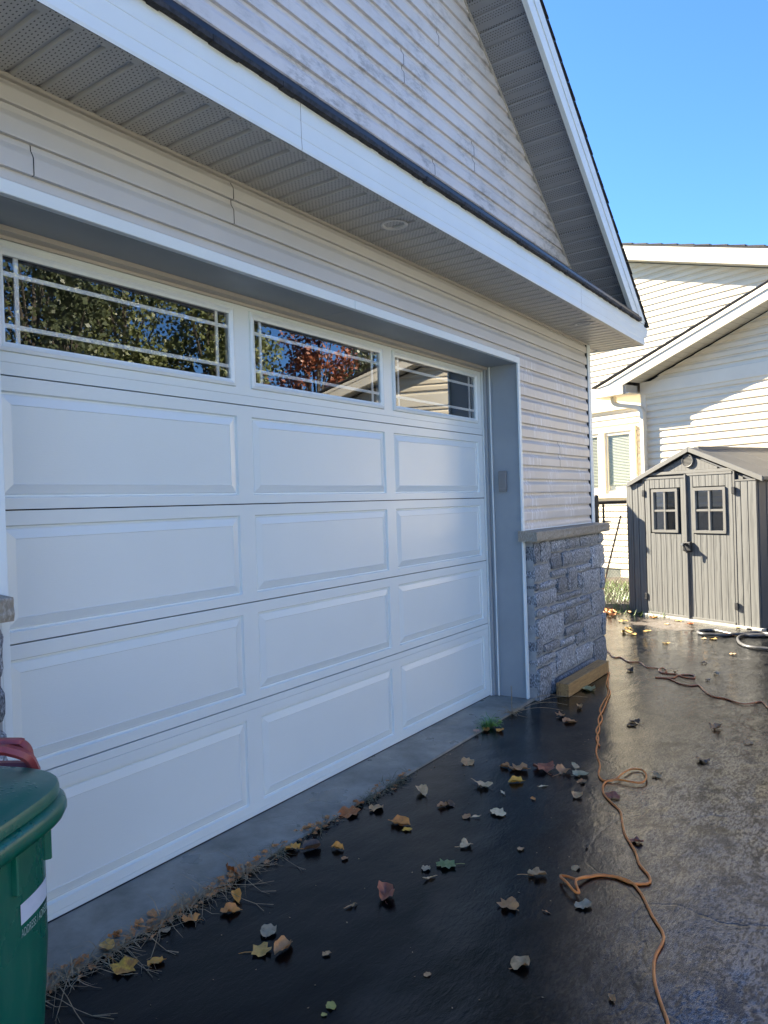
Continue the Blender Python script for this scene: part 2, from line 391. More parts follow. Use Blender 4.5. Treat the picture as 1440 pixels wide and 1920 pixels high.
M['moss'] = vary('olive_dry_grass', (.09,.085,.045), (.17,.155,.09), 40, .6)
M['weed'] = leafmat('weed_green', (.06,.17,.035), (.10,.25,.05))
M['weedlight'] = leafmat('weed_light', (.10,.22,.02), (.14,.28,.03))
M['facade'] = vary('bounce_facade', (.38,.36,.31), (.42,.40,.35), 3, .6)
M['street'] = vary('street_bounce_concrete', (.23,.215,.19), (.27,.255,.23), 2, .8)
M['soil'] = vary('soil', (.035,.03,.022), (.07,.055,.04), 8, .9, .6, 40)
M['lawn'] = vary('lawn_ground', (.04,.055,.02), (.07,.08,.03), 6, .9, .5, 60)
M['bark'] = vary('bark', (.06,.05,.04), (.12,.10,.08), 14, .9, .8, 30, (1,1,.3))
M['tree_green'] = leafmat('tree_leaves_green', (.10,.12,.04), (.15,.165,.06))
M['tree_dark'] = leafmat('tree_leaves_dark', (.05,.065,.03), (.085,.10,.045))
M['tree_red'] = leafmat('tree_leaves_red', (.30,.12,.05), (.22,.06,.04))
M['blind'] = mat('blind_slat', (.24,.25,.19), .6)
M['wood_stick'] = vary('stick_wood', (.30,.20,.10), (.10,.09,.08), 5, .6)
M['foundation'] = vary('foundation', (.11,.12,.10), (.17,.17,.14), 6, .8)
M['lamp_grey'] = mat('lamp_trim', (.66,.65,.62), .4)
M['lamp_glass'] = mat('lamp_bulb', (.42,.42,.41), .25)
LC = {'tan':((.42,.30,.19),(.33,.22,.13)),'beige':((.50,.41,.31),(.40,.32,.23)),'brown':((.26,.14,.07),(.34,.20,.11)),'dark':((.06,.045,.04),(.11,.08,.065)),
 'pale':((.60,.54,.44),(.5,.44,.34)),'rust':((.34,.13,.035),(.24,.09,.03)),'orange':((.50,.25,.07),(.40,.19,.07)),'yellow':((.62,.38,.06),(.5,.30,.06)),
 'amber':((.58,.30,.06),(.46,.26,.07)),'green':((.09,.16,.07),(.16,.22,.12)),'grey':((.33,.29,.25),(.26,.22,.18)),'redbrown':((.27,.09,.06),(.20,.075,.05)),
 'ochre':((.48,.32,.10),(.38,.25,.09)),'tanbrown':((.40,.23,.11),(.30,.17,.09)),'olive':((.38,.36,.12),(.30,.29,.11)),'greygreen':((.30,.31,.25),(.24,.25,.20)),
 'palegreen':((.34,.38,.26),(.26,.31,.2)),'yellowbig':((.50,.36,.05),(.25,.12,.04)),'pink':((.45,.32,.30),(.38,.26,.25)),'gold':((.66,.44,.13),(.56,.36,.12)),'vividorange':((.75,.20,.03),(.62,.14,.02))}
wm = lambda q: (min(.9, q[0]*1.5), min(.9, q[1]*1.22), q[2]*.85)
for k, (a, b_) in LC.items(): M['leaf_'+k] = leafmat('leaf_'+k, wm(a), wm(b_)) if k not in ('gold','vividorange') else leafmat('leaf_'+k, tuple(.7*q for q in a), tuple(.7*q for q in b_))

# ============================================================ GROUND
mb = MB(); mb.quad((-400,-400,-.10),(400,-400,-.10),(400,400,-.10),(-400,400,-.10)); tag(mb.build('ground', M['lawn']), kind='structure')
mb = MB()
n_ = 40
mb.poly([(-6,-5.6,-.015),(8.6,-5.6,-.015),(9.6,-4.2,-.015),(8.25,-.4,-.015),(8.12,.30,-.015),(7.60,.46,-.015),(6.9,1.6,-.015),(6.8,8,-.015),(5.26,8,-.015),(5.26,-.31,-.015),(-6,-.31,-.015)])
tag(mb.build('driveway', M['asphalt']), kind='structure')
mb = MB(); mb.quad((-60,-13.5,-.06),(60,-13.5,-.06),(60,-5.62,-.06),(-60,-5.62,-.06)); tag(mb.build('street', M['street']), kind='structure')  # unseen pale street, added to bounce warm light onto the garage front
mb = MB(); mb.hexa([(-1.6,-.31,-.2),(3.74,-.31,-.2),(3.74,.3,-.2),(-1.6,.3,-.2),(-1.6,-.31,-.004),(3.74,-.31,-.004),(3.74,.3,.006),(-1.6,.3,.006)])
ap = tag(mb.build('concrete_apron', M['concrete'], bevel=.008, seg=2), kind='structure')
# raised lawn strip behind the driveway, a little mounded
mb = MB(); G = 26
def lawn_z(x, y): 
    d = min(1.0, max(0.0, ((x-7.6)*.94+(y-.46)*-.1+ (y-.3)*.25)/.5)); return -.02 + .06*d + .05*noise.noise(Vector((x*1.3, y*1.3, 0)))*d
for i in range(G):
    for j in range(G):
        xs = [7.0+6*(i+a)/G for a in (0,1)]; ys = [-3.0+9*(j+a)/G for a in (0,1)]
        mb.quad(*[(x, y, lawn_z(x, y)-.035) for x, y in ((xs[0],ys[0]),(xs[1],ys[0]),(xs[1],ys[1]),(xs[0],ys[1]))])
tag(mb.build('lawn', M['soil'], smooth=True), kind='structure')

# ============================================================ SIDING HELPERS
PROF = [(0.0, 0.0), (.0180, .0005), (.0190, .008), (.0185, .055), (.0160, .062), (.0040, .082), (.0025, .1016)]
def course(parent, org, ex, en, z, xl, xr, m, seams=(), name='siding_course', h=.1016):
    """one course of dutch-lap siding; xl / xr give the ends as functions of height"""
    org, ex, en = Vector(org), Vector(ex), Vector(en)
    cuts = [None] + sorted(seams) + [None]; sc_ = h/.1016
    for k in range(len(cuts)-1):
        l0, l1 = [], []; lift = .0016 if k % 2 else 0
        for o, dz in PROF:
            a = xl(z+dz*sc_) if cuts[k] is None else cuts[k]+.0015
            b = xr(z+dz*sc_) if cuts[k+1] is None else cuts[k+1]-.0012
            if b <= a: b = a+.002
            l0.append(org+ex*a+en*(o+lift)+Vector((0,0,z+dz*sc_))); l1.append(org+ex*b+en*(o+lift)+Vector((0,0,z+dz*sc_)))
        MB().strip(l0, l1).build(name, m, parent)

# ============================================================ GARAGE
YW = -.25; CX = 1.83; HALF = 3.40; SLOPE = -.73; EX = 5.60; PZ = 2.955
garage = empty('garage', 'beige sided garage with wide white panelled overhead door and stone pillars', 'garage')
fw_ = empty('front_wall', parent=garage)
# dark sheathing behind siding
mb = MB(); mb.box(3.70,5.20,YW,YW+.12,1.10,2.80).box(-1.55,-.06,YW,YW+.12,1.10,2.80).box(-1.55,5.20,YW,YW+.12,2.46,2.80)
mb.build('sheathing', M['sheath'], fw_)
zc = 1.2715-.1016+.1016*0
rows = [1.2725+.1016*i for i in range(-1, 15)]
for i, z in enumerate(rows):
    if z > 2.70: continue
    s = []
    if i in (5, 6): s = [4.462]
    over = z+.02 > 2.43
    if z > 2.66: continue
    if not over:
        course(fw_, (0,YW,0), (1,0,0), (0,-1,0), z, lambda q: 3.712, lambda q: 5.165, M['siding_wet'], s)
        course(fw_, (0,YW,0), (1,0,0), (0,-1,0), z, lambda q: -1.55, lambda q: -.07, M['siding'], [])
for i, z in enumerate([2.492-.1016+.06, 2.492, 2.593, 2.6945]):
    seams = [[.091, 3.885], [.091, 3.885], [.95, 4.762], [.951]][i]
    if i == 0:
        # ripped half course tucked over the door trim
        l0 = [(-1.55,YW-.013,2.444),(-1.55,YW-.0035,2.462),(-1.55,YW-.0035,2.493)]; l1 = [(5.165,)+p[1:] for p in l0]
        MB().strip(l0, l1).build('siding_course', M['siding'], fw_)
        continue
    course(fw_, (0,YW,0), (1,0,0), (0,-1,0), z, lambda q: -1.55, lambda q: 5.165, M['siding'], seams, h=.1016 if i < 3 else .083)
# corner post and J-channels
def post(x0, x1, y0, y1, z0, z1, name, m, p, bev=.003): return MB().box(x0,x1,y0,y1,z0,z1).build(name, m, p, bevel=bev)
post(5.185,5.255,YW-.022,YW+.05,1.195,2.775,'corner_post',M['white'],fw_)
post(5.165,5.183,YW-.016,YW-.002,1.20,2.775,'corner_channel',M['sheath'],fw_)
post(3.700,3.716,YW-.016,YW-.002,1.19,2.44,'siding_channel',M['white'],fw_)
post(3.74,5.165,YW-.020,YW-.001,1.193,1.212,'starter_strip',M['white'],fw_)
post(-1.55,5.185,YW-.022,YW-.001,2.766,2.782,'soffit_channel',M['trim_beige'],fw_)
# side wall and rear walls (plain, out of view)
sw = empty('side_wall', parent=garage)
for i in range(15):
    course(sw, (5.20,-.25,0), (0,1,0), (1,0,0), 1.2+.1016*i, lambda q: .06, lambda q: 7.0, M['siding'], [])
MB().box(5.08,5.20,YW+.12,6.75,-.1,2.80).build('side_sheathing', M['sheath'], sw)
MB().box(-1.55,-1.43,YW+.12,6.75,-.1,2.80).box(-1.55,5.2,6.75,6.87,-.1,2.8).build('back_wall', M['siding'], garage)
# ceiling inside so the garage is dark
MB().box(-1.54,5.19,-.10,6.8,2.70,2.74).build('ceiling', M['sheath'], garage)

# door opening trim: head and jambs
tr = empty('door_surround', parent=garage)
# head: front lip (two lengths with a joint) and flat underside
for a, b in ((-.10,1.750),(1.7525,3.716)):
    MB().box(a,b,YW-.030,YW-.002,2.402,2.446).build('head_capping', M['white'], tr, bevel=.002)
    MB().box(a,b,YW-.002,-.035,2.402,2.420).build('head_soffit', M['jamb'], tr)
MB().box(-.06,3.69,YW+.02,-.03,2.421,2.60).build('header', M['sheath'], tr)
MB().hexa([(-.03,-.040,2.385),(3.68,-.040,2.385),(3.68,-.012,2.378),(-.03,-.012,2.378),(-.03,-.040,2.402),(3.68,-.040,2.402),(3.68,-.012,2.402),(-.03,-.012,2.402)]).build('weather_strip', M['trim_beige'], tr)
MB().box(-.02,3.68,-.012,-.004,2.366,2.40).build('weather_flap', M['trim_beige'], tr)
for sx in (1, -1):
    def X(v): return v if sx > 0 else 3.634-v
    def bx(a,b,y0,y1,z0,z1,name,m,bev=0): 
        a, b = sorted((X(a),X(b))); return MB().box(a,b,y0,y1,z0,z1).build(name,m,tr,bevel=bev)
    bx(3.690,3.702,YW-.02,-.062,.0,2.402,'jamb_capping',M['jamb'])
    bx(3.676,3.702,YW-.032,YW-.018,.0,2.402,'jamb_edge',M['white'],.002)
    bx(3.684,3.716,YW-.030,YW-.019,.0,2.402,'jamb_face',M['white'],.002)
    bx(3.676,3.702,-.062,-.030,.0,2.40,'door_stop',M['jamb'],.003)
    bx(3.672,3.680,-.060,-.052,.0,2.40,'stop_bead',M['white'])
    bx(3.652,3.680,-.030,-.012,.0,2.39,'side_weather_strip',M['jamb'],.003)
    bx(3.640,3.680,-.012,-.004,.0,2.37,'side_flap',M['door'])
    bx(3.702,3.80,YW+.0,.10,-.05,2.42,'jamb_backing',M['sheath'])

# ---------------------------------------------------- overhead door
door = empty('garage_door', parent=garage)
PX = [(.0905,1.1905),(1.285,2.385),(2.479,3.579)]
ZS = [.002,.531,.991,1.448,1.906,2.44]
def ring(x0,x1,z0,z1,y): return [(x0,y,z0),(x1,y,z0),(x1,y,z1),(x0,y,z1)]
def frame_rings(mb, rings):
    for a, b in zip(rings[:-1], rings[1:]):
        for i in range(4):
            j = (i+1) % 4; mb.quad(a[i], a[j], b[j], b[i])
for k in range(5):
    z0, z1 = ZS[k]+.0025, ZS[k+1]-.0025
    mb = MB(); W0, W1 = -.07, 3.686
    if k == 4: p0, p1 = 1.985, 2.352
    elif k == 0: p0, p1 = .060, .453
    else: p0, p1 = ZS[k]+.042, ZS[k+1]-.052
    # face with ribs: a shallow step line above/below the joint
    cuts = [W0] + [v for p in PX for v in p] + [W1]
    def face(x0,x1,za,zb):
        mb.quad((x0,0,za),(x1,0,za),(x1,0,zb),(x0,0,zb))
    rb0 = z0+.022 if k == 0 else None; rt = z1-.035 if k in (0,) else None; 
    lo = [(z0, 0.0)]
    if k in (0, 4): lo = [(z0,.0), (z0+.022 if k == 0 else z0+.042, None)]
    # lower band
    def band(za, zb):
        if k == 0 and za < .03: segs = [(za, .024), (.026, zb)]; groove = (.024,.026)
        elif k == 0: segs = [(za, .495), (.4975, zb)]; groove = (.495,.4975)
        elif k == 4 and za < 2: segs = [(za, 1.950), (1.953, zb)]; groove = (1.950,1.953)
        else: segs = [(za, zb)]; groove = None
        for a, b in segs: face(W0, W1, a, b)
        if groove:
            a, b = groove; mid = (a+b)/2
            mb.quad((W0,0,a),(W1,0,a),(W1,.004,mid),(W0,.004,mid)); mb.quad((W0,.004,mid),(W1,.004,mid),(W1,0,b),(W0,0,b))
    band(z0, p0); band(p1, z1)
    for a, b in ((W0,PX[0][0]),(PX[0][1],PX[1][0]),(PX[1][1],PX[2][0]),(PX[2][1],W1)): face(a,b,p0,p1)
    for a, b in PX:
        if k < 4:
            e = .004
            rs = [ring(a,b,p0,p1,0), ring(a+e,b-e,p0+e,p1-e,.012), ring(a+.010,b-.010,p0+.010,p1-.010,.012),
                  ring(a+.014,b-.014,p0+.014,p1-.014,.0070), ring(a+.0465,b-.0465,p0+.0465,p1-.0465,-.0008), ring(a+.0480,b-.0480,p0+.0480,p1-.0480,.0018)]
            frame_rings(mb, rs); r_ = rs[-1]; mb.quad(*r_)
        else:
            frame_rings(mb, [ring(a,b,p0,p1,0), ring(a+.003,b-.003,p0+.003,p1-.003,.003), ring(a+.03,b-.03,p0+.03,p1-.03,.003), ring(a+.03,b-.03,p0+.03,p1-.03,.03)])
    # thickness at joints
    mb.quad((W0,0,z1),(W1,0,z1),(W1,.04,z1),(W0,.04,z1)); mb.quad((W0,0,z0),(W1,0,z0),(W1,.04,z0),(W0,.04,z0))
    mb.build('door_section', M['door'], door, bevel=.0)
MB().box(-.028,3.686,.034,.045,0,1.98).box(-.028,3.686,.034,.045,2.36,2.5).build('door_backing', M['sheath'], door)
MB().box(-.028,3.686,.012,.03,1.0,1.002).build('door_hinge_line', M['sheath'], door)
MB().box(-.02,3.68,-.003,.030,-.001,.005).build('bottom_seal', M['black'], door)
for a, b in PX:
    z0, z1 = 1.985, 2.352
    mb = MB(); r0 = [ring(a+.002,b-.002,z0+.002,z1-.002,.003), ring(a+.004,b-.004,z0+.004,z1-.004,-.008), ring(a+.016,b-.016,z0+.016,z1-.016,-.012), ring(a+.026,b-.026,z0+.026,z1-.026,-.006), ring(a+.033,b-.033,z0+.034,z1-.037,-.004), ring(a+.033,b-.033,z0+.034,z1-.037,.012)]
    frame_rings(mb, r0); mb.build('window_frame', M['door'], door)
    g0, g1, h0, h1 = a+.033, b-.033, z0+.034, z1-.037
    MB().quad((g0,.006,h0),(g1,.006,h0),(g1,.006,h1),(g0,.006,h1)).build('window_pane', M['glass'], door)
    for xx in (a+.085, b-.097): MB().box(xx-.007,xx+.009,.010,.016,h0,h1).build('window_grille_bar', M['muntin'], door)
    for zz in (2.078, 2.256): MB().box(g0,g1,.009,.015,zz-.008,zz+.008).build('window_grille_bar', M['muntin'], door)

# ---------------------------------------------------- front soffit, fascia, skirt roof
ZSF = 2.777; YF = -.65
so = empty('front_soffit', parent=garage)
k = -18; base = .504
P_ = .0996
while base + P_*(k+1) < 5.585:
    a = base+P_*k; b = a+P_
    mb = MB(); e = .021
    # pan: rib at the near edge is recessed upward, flat perforated face after it
    l = [(a,ZSF+.010),(a+e*.75,ZSF+.010),(a+e,ZSF),(b-.0015,ZSF),(b-.0005,ZSF+.010),(b,ZSF+.010)]
    mb.strip([(x,YF+.012,z) for x,z in l],[(x,YW-.004,z) for x,z in l])
    o = mb.build('soffit_panel', M['soffit'], so); k += 1
MB().box(-1.6,5.575,YF+.005,YF+.035,ZSF-.0045,ZSF-.001).build('soffit_lip', M['soffit'], so)
# part of the soffit that carries on round the corner
for i in range(12):
    y = -.24+.1*i
    l = [(y,ZSF+.010),(y+.016,ZSF+.010),(y+.021,ZSF),(y+.099,ZSF)]
    MB().strip([(5.26,q,z) for q,z in l],[(5.575,q,z) for q,z in l]).build('soffit_panel', M['soffit'], so)
MB().box(5.255,5.275,-.24,6.8,ZSF-.004,ZSF+.008).build('soffit_channel', M['white'], so)
MB().box(5.2,5.58,.9,6.9,ZSF+.0,ZSF+.012).build('side_soffit', M['soffit'], so)
MB().box(-1.6,5.57,YF+.02,YW,ZSF+.02,ZSF+.03).build('soffit_backing', M['sheath'], so)
fa = empty('front_fascia', parent=garage)
for a, b in ((-1.95,.9405),(.9425,3.979),(3.981,5.590)):
    l = [(YF,ZSF-.006),(YF-.0025,ZSF+.004),(YF,ZSF+.040),(YF+.0022,ZSF+.043),(YF,ZSF+.046),(YF,ZSF+.105),(YF+.0022,ZSF+.108),(YF,ZSF+.111),(YF,ZSF+.178),(YF+.02,ZSF+.180)]
    MB().strip([(a,y,z) for y,z in l],[(b,y,z) for y,z in l]).build('fascia_board', M['white'], fa)
MB().box(-1.95,5.585,YF+.004,YF+.035,ZSF-.004,ZSF+.176).build('fascia_backing', M['sheath'], fa)
MB().box(5.586,5.600,YF+.0,6.9,ZSF-.006,ZSF+.178).build('side_fascia', M['white'], fa)
sk = empty('skirt_roof', parent=garage)
l = [(YF-.014,2.957),(YF-.020,2.966),(YF-.020,2.993),(YF+.01,3.004),(YW+.02,3.055)]
MB().strip([(-1.95,y,z) for y,z in l],[(5.46,y,z) for y,z in l]).build('drip_edge', M['drip'], sk)
rnd = random.Random(3)
pts0, pts1 = [], []
mb = MB()
x = -1.9
while x < 5.40:
    w_ = .03+rnd.random()*.05; d_ = rnd.random()*.006
    mb.box(x, min(x+w_, 5.42), YF-.024-d_*.6, YF+.02, 2.955-d_, 2.9715); x += w_
mb.build('shingle_edge', M['shingle'], sk)
MB().hexa([(-1.9,YF-.01,3.000),(5.42,YF-.01,3.000),(5.10,YW,3.055),(-1.4,YW,3.055),(-1.9,YF-.01,3.008),(5.42,YF-.01,3.008),(5.10,YW,3.064),(-1.4,YW,3.064)]).build('skirt_shingles', M['shingle'], sk)

# ---------------------------------------------------- gable wall
gw = empty('gable_wall', parent=garage)
def rake_in(z): return 3.054+(4.672-z)/.727     # right end of the gable siding
def lft(z): return 2*CX-rake_in(z)
mb = MB(); ztop = 4.672+.727*(3.054-CX)
mb.prism([(lft(3.0),YW+.002,3.0),(rake_in(3.0),YW+.002,3.0),(CX,YW+.002,ztop)],[(lft(3.0),YW+.1,3.0),(rake_in(3.0),YW+.1,3.0),(CX,YW+.1,ztop)]).build('gable_sheathing', M['sheath'], gw)
MB().box(-1.55,5.2,YW+.002,YW+.1,2.8,3.0).build('gable_base', M['sheath'], gw)
sm = {7:[2.294],8:[2.294],5:[3.119],6:[3.119],2:[2.605],3:[2.605],9:[.9],10:[.9],11:[2.7],12:[1.6],4:[.7],1:[1.1]}
i = 0; z = 3.0096+.0508
while z < ztop-.12:
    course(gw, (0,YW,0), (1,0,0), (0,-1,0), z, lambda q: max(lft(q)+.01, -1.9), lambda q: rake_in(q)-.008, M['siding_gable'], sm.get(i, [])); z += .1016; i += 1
MB().hexa([(lft(3.05),YW-.014,3.045),(rake_in(3.05),YW-.014,3.045),(rake_in(3.05),YW-.001,3.045),(lft(3.05),YW-.001,3.045),(lft(3.05),YW-.010,3.058),(rake_in(3.05),YW-.010,3.058),(rake_in(3.05),YW-.001,3.058),(lft(3.05),YW-.001,3.058)]).build('starter_strip', M['trim_beige'], gw)

# ---------------------------------------------------- rakes: soffit pans, fascia, roof slab, shingles (right and left)
def rk(x): return 2.957-.723*(x-5.311)       # lower edge of rake fascia
for sx in (1, -1):
    ra = empty('rake', parent=garage)
    def X(v): return v if sx > 0 else 2*CX-v
    xs = CX; pw = .1016
    xx = CX
    # soffit pans across the overhang
    while xx < 5.33:
        a, b = xx, min(xx+pw*.81, 5.35); 
        za, zb = rk(a)+.052, rk(b)+.052; e = (b-a)*.16
        ze = rk(a+e)+.052
        l = [(a,za+.008),(a+e*.7,za+.008-.723*-0+ (ze-za)*.7),(a+e,ze),(b-.002,rk(b-.002)+.052),(b,zb+.008)]
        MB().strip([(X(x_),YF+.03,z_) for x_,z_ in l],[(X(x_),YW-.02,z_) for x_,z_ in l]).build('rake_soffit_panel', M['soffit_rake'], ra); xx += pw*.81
    # white channel where soffit meets siding
    l0 = [(X(CX),YW-.026,rk(CX)+.040),(X(5.2),YW-.026,rk(5.2)+.040)]
    mb = MB(); mb.hexa([(X(CX),YW-.026,rk(CX)+.036),(X(5.05),YW-.026,rk(5.05)+.036),(X(5.05),YW-.012,rk(5.05)+.036),(X(CX),YW-.012,rk(CX)+.036),
        (X(CX),YW-.026,rk(CX)+.058),(X(5.05),YW-.026,rk(5.05)+.058),(X(5.05),YW-.012,rk(5.05)+.058),(X(CX),YW-.012,rk(CX)+.058)]); mb.build('rake_channel', M['trim_beige'], ra)
    # fascia face
    x0, x1 = CX, 5.590
    H = .236
    mb = MB(); xe = 5.311
    face = [(X(CX),rk(CX)),(X(xe),rk(xe)),(X(5.588),2.957),(X(5.606),2.966),(X(CX),rk(CX)+H+.004)]
    mb.prism([(x_,YF-.006,z_) for x_,z_ in face],[(x_,YF+.028,z_) for x_,z_ in face]); mb.build('rake_fascia', M['white'], ra, bevel=.002)
    f2 = [(X(CX),rk(CX)+H*.52),(X(5.42),rk(5.42)+H*.52),(X(5.60),2.975),(X(CX),rk(CX)+H+.002)]
    MB().prism([(x_,YF-.012,z_) for x_,z_ in f2],[(x_,YF-.007,z_) for x_,z_ in f2]).build('rake_trim', M['white'], ra, bevel=.001)
    # roof slab and shingle edge
    t0 = rk(CX)+H+.006; t1x = 5.66; t1 = rk(t1x)+H+.006
    MB().prism([(X(CX),YF-.012,t0),(X(t1x),YF-.012,t1),(X(t1x),YF-.012,t1+.012),(X(CX),YF-.012,t0+.012)],[(X(CX),7.2,t0),(X(t1x),7.2,t1),(X(t1x),7.2,t1+.012),(X(CX),7.2,t0+.012)]).build('roof_deck', M['sheath'], ra)
    mb = MB(); q = 0; step = .143*.81
    xx = CX
    while xx < 5.66:
        b = min(xx+step, 5.69); jit = rnd.random()*.006
        za, zb = rk(xx)+H+.020, rk(b)+H+.028
        mb.prism([(X(xx),YF-.020-jit,za),(X(b),YF-.020-jit,zb-.004),(X(b),YF-.020-jit,zb+.006),(X(xx),YF-.020-jit,za+.003)],[(X(xx),7.25,za),(X(b),7.25,zb-.004),(X(b),7.25,zb+.006),(X(xx),7.25,za+.003)]); xx = b
    mb.build('shingles', M['shingle'], ra)
# side gutter end by the corner
gp = [(5.602,2.945),(5.602,2.865),(5.625,2.852),(5.690,2.852),(5.704,2.882),(5.722,2.905),(5.724,2.945)]
MB().prism([(x_,YF+.004,z_) for x_,z_ in gp],[(x_,7.0,z_) for x_,z_ in gp]).build('gutter', M['white'], garage, bevel=.002)
# recessed lights in the soffit
for (lx, ly) in ((1.785,-.505),(4.415,-.508)):
    mb = MB(); segs = 36
    prof = [(.066,ZSF-.0035),(.063,ZSF-.006),(.054,ZSF-.0065),(.050,ZSF-.003),(.047,ZSF+.006),(.043,ZSF+.016)]
    for j in range(segs):
        a, b = 2*math.pi*j/segs, 2*math.pi*(j+1)/segs
        for (r0,za),(r1,zb) in zip(prof[:-1], prof[1:]):
            mb.quad((lx+r0*math.cos(a),ly+r0*math.sin(a),za),(lx+r0*math.cos(b),ly+r0*math.sin(b),za),(lx+r1*math.cos(b),ly+r1*math.sin(b),zb),(lx+r1*math.cos(a),ly+r1*math.sin(a),zb))
    t = mb.build('recessed_light', M['lamp_grey'], garage, smooth=True)
    mb = MB()
    for j in range(segs):
        a, b = 2*math.pi*j/segs, 2*math.pi*(j+1)/segs
        for (r0,za),(r1,zb) in (((.043,ZSF+.015),(.034,ZSF+.006)),((.034,ZSF+.006),(.0,ZSF+.003))):
            mb.poly([(lx+r0*math.cos(a),ly+r0*math.sin(a),za),(lx+r0*math.cos(b),ly+r0*math.sin(b),za),(lx+r1*math.cos(b),ly+r1*math.sin(b),zb),(lx+r1*math.cos(a),ly+r1*math.sin(a),zb)])
    mb.build('bulb', M['lamp_glass'], t, smooth=True)

# ---------------------------------------------------- stone pillars
STONES = [(3.72,3.83,.955,1.12),(3.83,4.02,.955,1.12),(4.02,4.33,1.02,1.12),(4.33,4.655,1.02,1.12),(4.655,5.105,1.02,1.12),(5.105,5.235,1.02,1.12),
(4.02,4.23,.89,1.02),(4.23,4.45,.89,1.02),(4.45,4.89,.885,1.02),(4.89,5.235,.82,1.02),(3.72,4.02,.825,.955),(4.02,4.345,.825,.89),(4.345,4.56,.695,.885),(4.56,4.89,.825,.885),(4.56,4.675,.69,.825),(4.675,5.13,.625,.825),(5.13,5.24,.625,.82),
(3.72,3.815,.76,.825),(3.815,4.125,.76,.825),(4.125,4.345,.695,.825),(3.72,4.125,.64,.76),(4.125,4.435,.63,.695),(4.435,4.675,.63,.69),(4.62,4.885,.565,.625),(4.885,5.24,.42,.625),
(3.72,3.98,.57,.64),(3.98,4.31,.565,.63),(4.31,4.62,.565,.63),(4.26,4.52,.43,.565),(4.52,4.885,.43,.565),(3.82,4.26,.37,.57),(3.72,3.82,.43,.57),(4.26,4.68,.345,.43),(4.68,5.13,.225,.42),(5.13,5.245,.215,.42),
(3.72,3.84,.295,.43),(3.84,4.15,.295,.37),(4.15,4.485,.28,.345),(4.485,4.68,.23,.345),(3.72,4.065,.215,.295),(4.065,4.485,.09,.28),(4.485,4.90,.085,.225),(4.90,5.245,-.04,.215),(3.72,3.95,-.03,.215),(3.95,4.065,-.03,.215),(4.065,4.90,-.04,.085)]
def stone(x0,x1,z0,z1,yf,yb,name,m,parent,gap=.0072,rough=.010,rndm=rnd,nx=5,nz=4,round_=.011):
    """split-faced block: jittered front grid, rounded arrises, sides running back"""
    x0 += gap; x1 -= gap; z0 += gap; z1 -= gap
    nx = max(3, min(7, int((x1-x0)/.06)+2)); nz = max(3, min(5, int((z1-z0)/.04)+2))
    v = []; f = []; seed = Vector((rndm.random()*50, rndm.random()*50, 0))
    for j in range(nz+1):
        for i in range(nx+1):
            u, t = i/nx, j/nz; ed = (i in (0,nx)) or (j in (0,nz))
            x = x0+(x1-x0)*u; z = z0+(z1-z0)*t
            n1 = noise.noise(Vector((x*14, z*14, 0))+seed)
            y = yf + rough*n1*1.5 - .004 + (round_ if ed else 0)
            if (i in (0,nx)) and (j in (0,nz)): y += .006; x += .006*(1 if i == 0 else -1); z += .006*(1 if j == 0 else -1)
            x += .002*rndm.uniform(-1,1); z += .002*rndm.uniform(-1,1)
            v.append((x,y,z))
    W = nx+1
    for j in range(nz):
        for i in range(nx): f.append((j*W+i, j*W+i+1, (j+1)*W+i+1, (j+1)*W+i))
    edge = [i for i in range(W)] + [j*W+nx for j in range(1,nz+1)] + [nz*W+i for i in reversed(range(nx))] + [j*W for j in reversed(range(1,nz))]
    b0 = len(v)
    for e in edge: v.append((v[e][0], yb, v[e][2]))
    ne = len(edge)
    for i in range(ne): f.append((edge[(i+1)%ne], edge[i], b0+i, b0+(i+1)%ne))
    mb = MB(); mb.v = v; mb.f = f; return mb.build(name, m, parent, smooth=True, angle=50)
for side in (1, -1):
    pl = empty('stone_pillar', parent=garage)
    X = (lambda v: v) if side > 0 else (lambda v: 3.63-v)
    for a, b, c_, d in STONES:
        p, q = sorted((X(a), X(b))); yf = -.350 - rnd.random()*.010
        stone(p,q,c_,d,yf,YW+.02,'stone',M['stone'],pl)
    p, q = sorted((X(3.728), X(5.225)))
    MB().box(p,q,-.329,YW+.02,-.05,1.125).build('mortar', M['mortar'], pl)
    for a, b in ((3.655 if side > 0 else 3.715,4.385),(4.39,5.275)):
        p, q = sorted((X(a), X(b)))
        mb = MB(); nn = 14; rows_ = []
        for j, zz in enumerate((1.128,1.133,1.15,1.17,1.190,1.196)):
            rows_.append([(p+(q-p)*i/nn, -.392+.010*noise.noise(Vector((p+i*.9,j*.8,3)))*(1 if 0<j<5 else 0)+(.004 if j in (0,5) else 0)-.0, zz) for i in range(nn+1)])
        for r0_, r1_ in zip(rows_[:-1], rows_[1:]): mb.strip(r0_, r1_)
        top = rows_[-1]; bot = rows_[0]
        mb.strip(top, [(x_, YW-.002, 1.205) for x_,_,_ in top]); mb.strip(bot, [(x_, YW-.002, 1.128) for x_,_,_ in bot])
        for e in (0, -1):
            mb.poly([r_[e] for r_ in rows_]+[(rows_[0][e][0],YW-.002,1.205),(rows_[0][e][0],YW-.002,1.128)])
        mb.build('coping_stone', M['cap'], pl)
    # return of the pillar along the side wall
    xa = X(5.20); 
MB().box(5.12,5.232,YW+.02,6.8,-.05,1.19).build('side_stone_base', M['mortar'], garage)
# short back half so the pillar meets the door jamb
# ============================================================ KEYPAD
kp = empty('keypad', 'small grey wireless keypad mounted on the grey door jamb', 'keypad')
MB().box(3.668,3.6895,-.166,-.104,1.495,1.640).build('cover', M['keypad'], kp, bevel=.006, seg=2)
MB().box(3.664,3.6895,-.162,-.108,1.488,1.512).build('base', M['keypad'], kp, bevel=.003, seg=2)
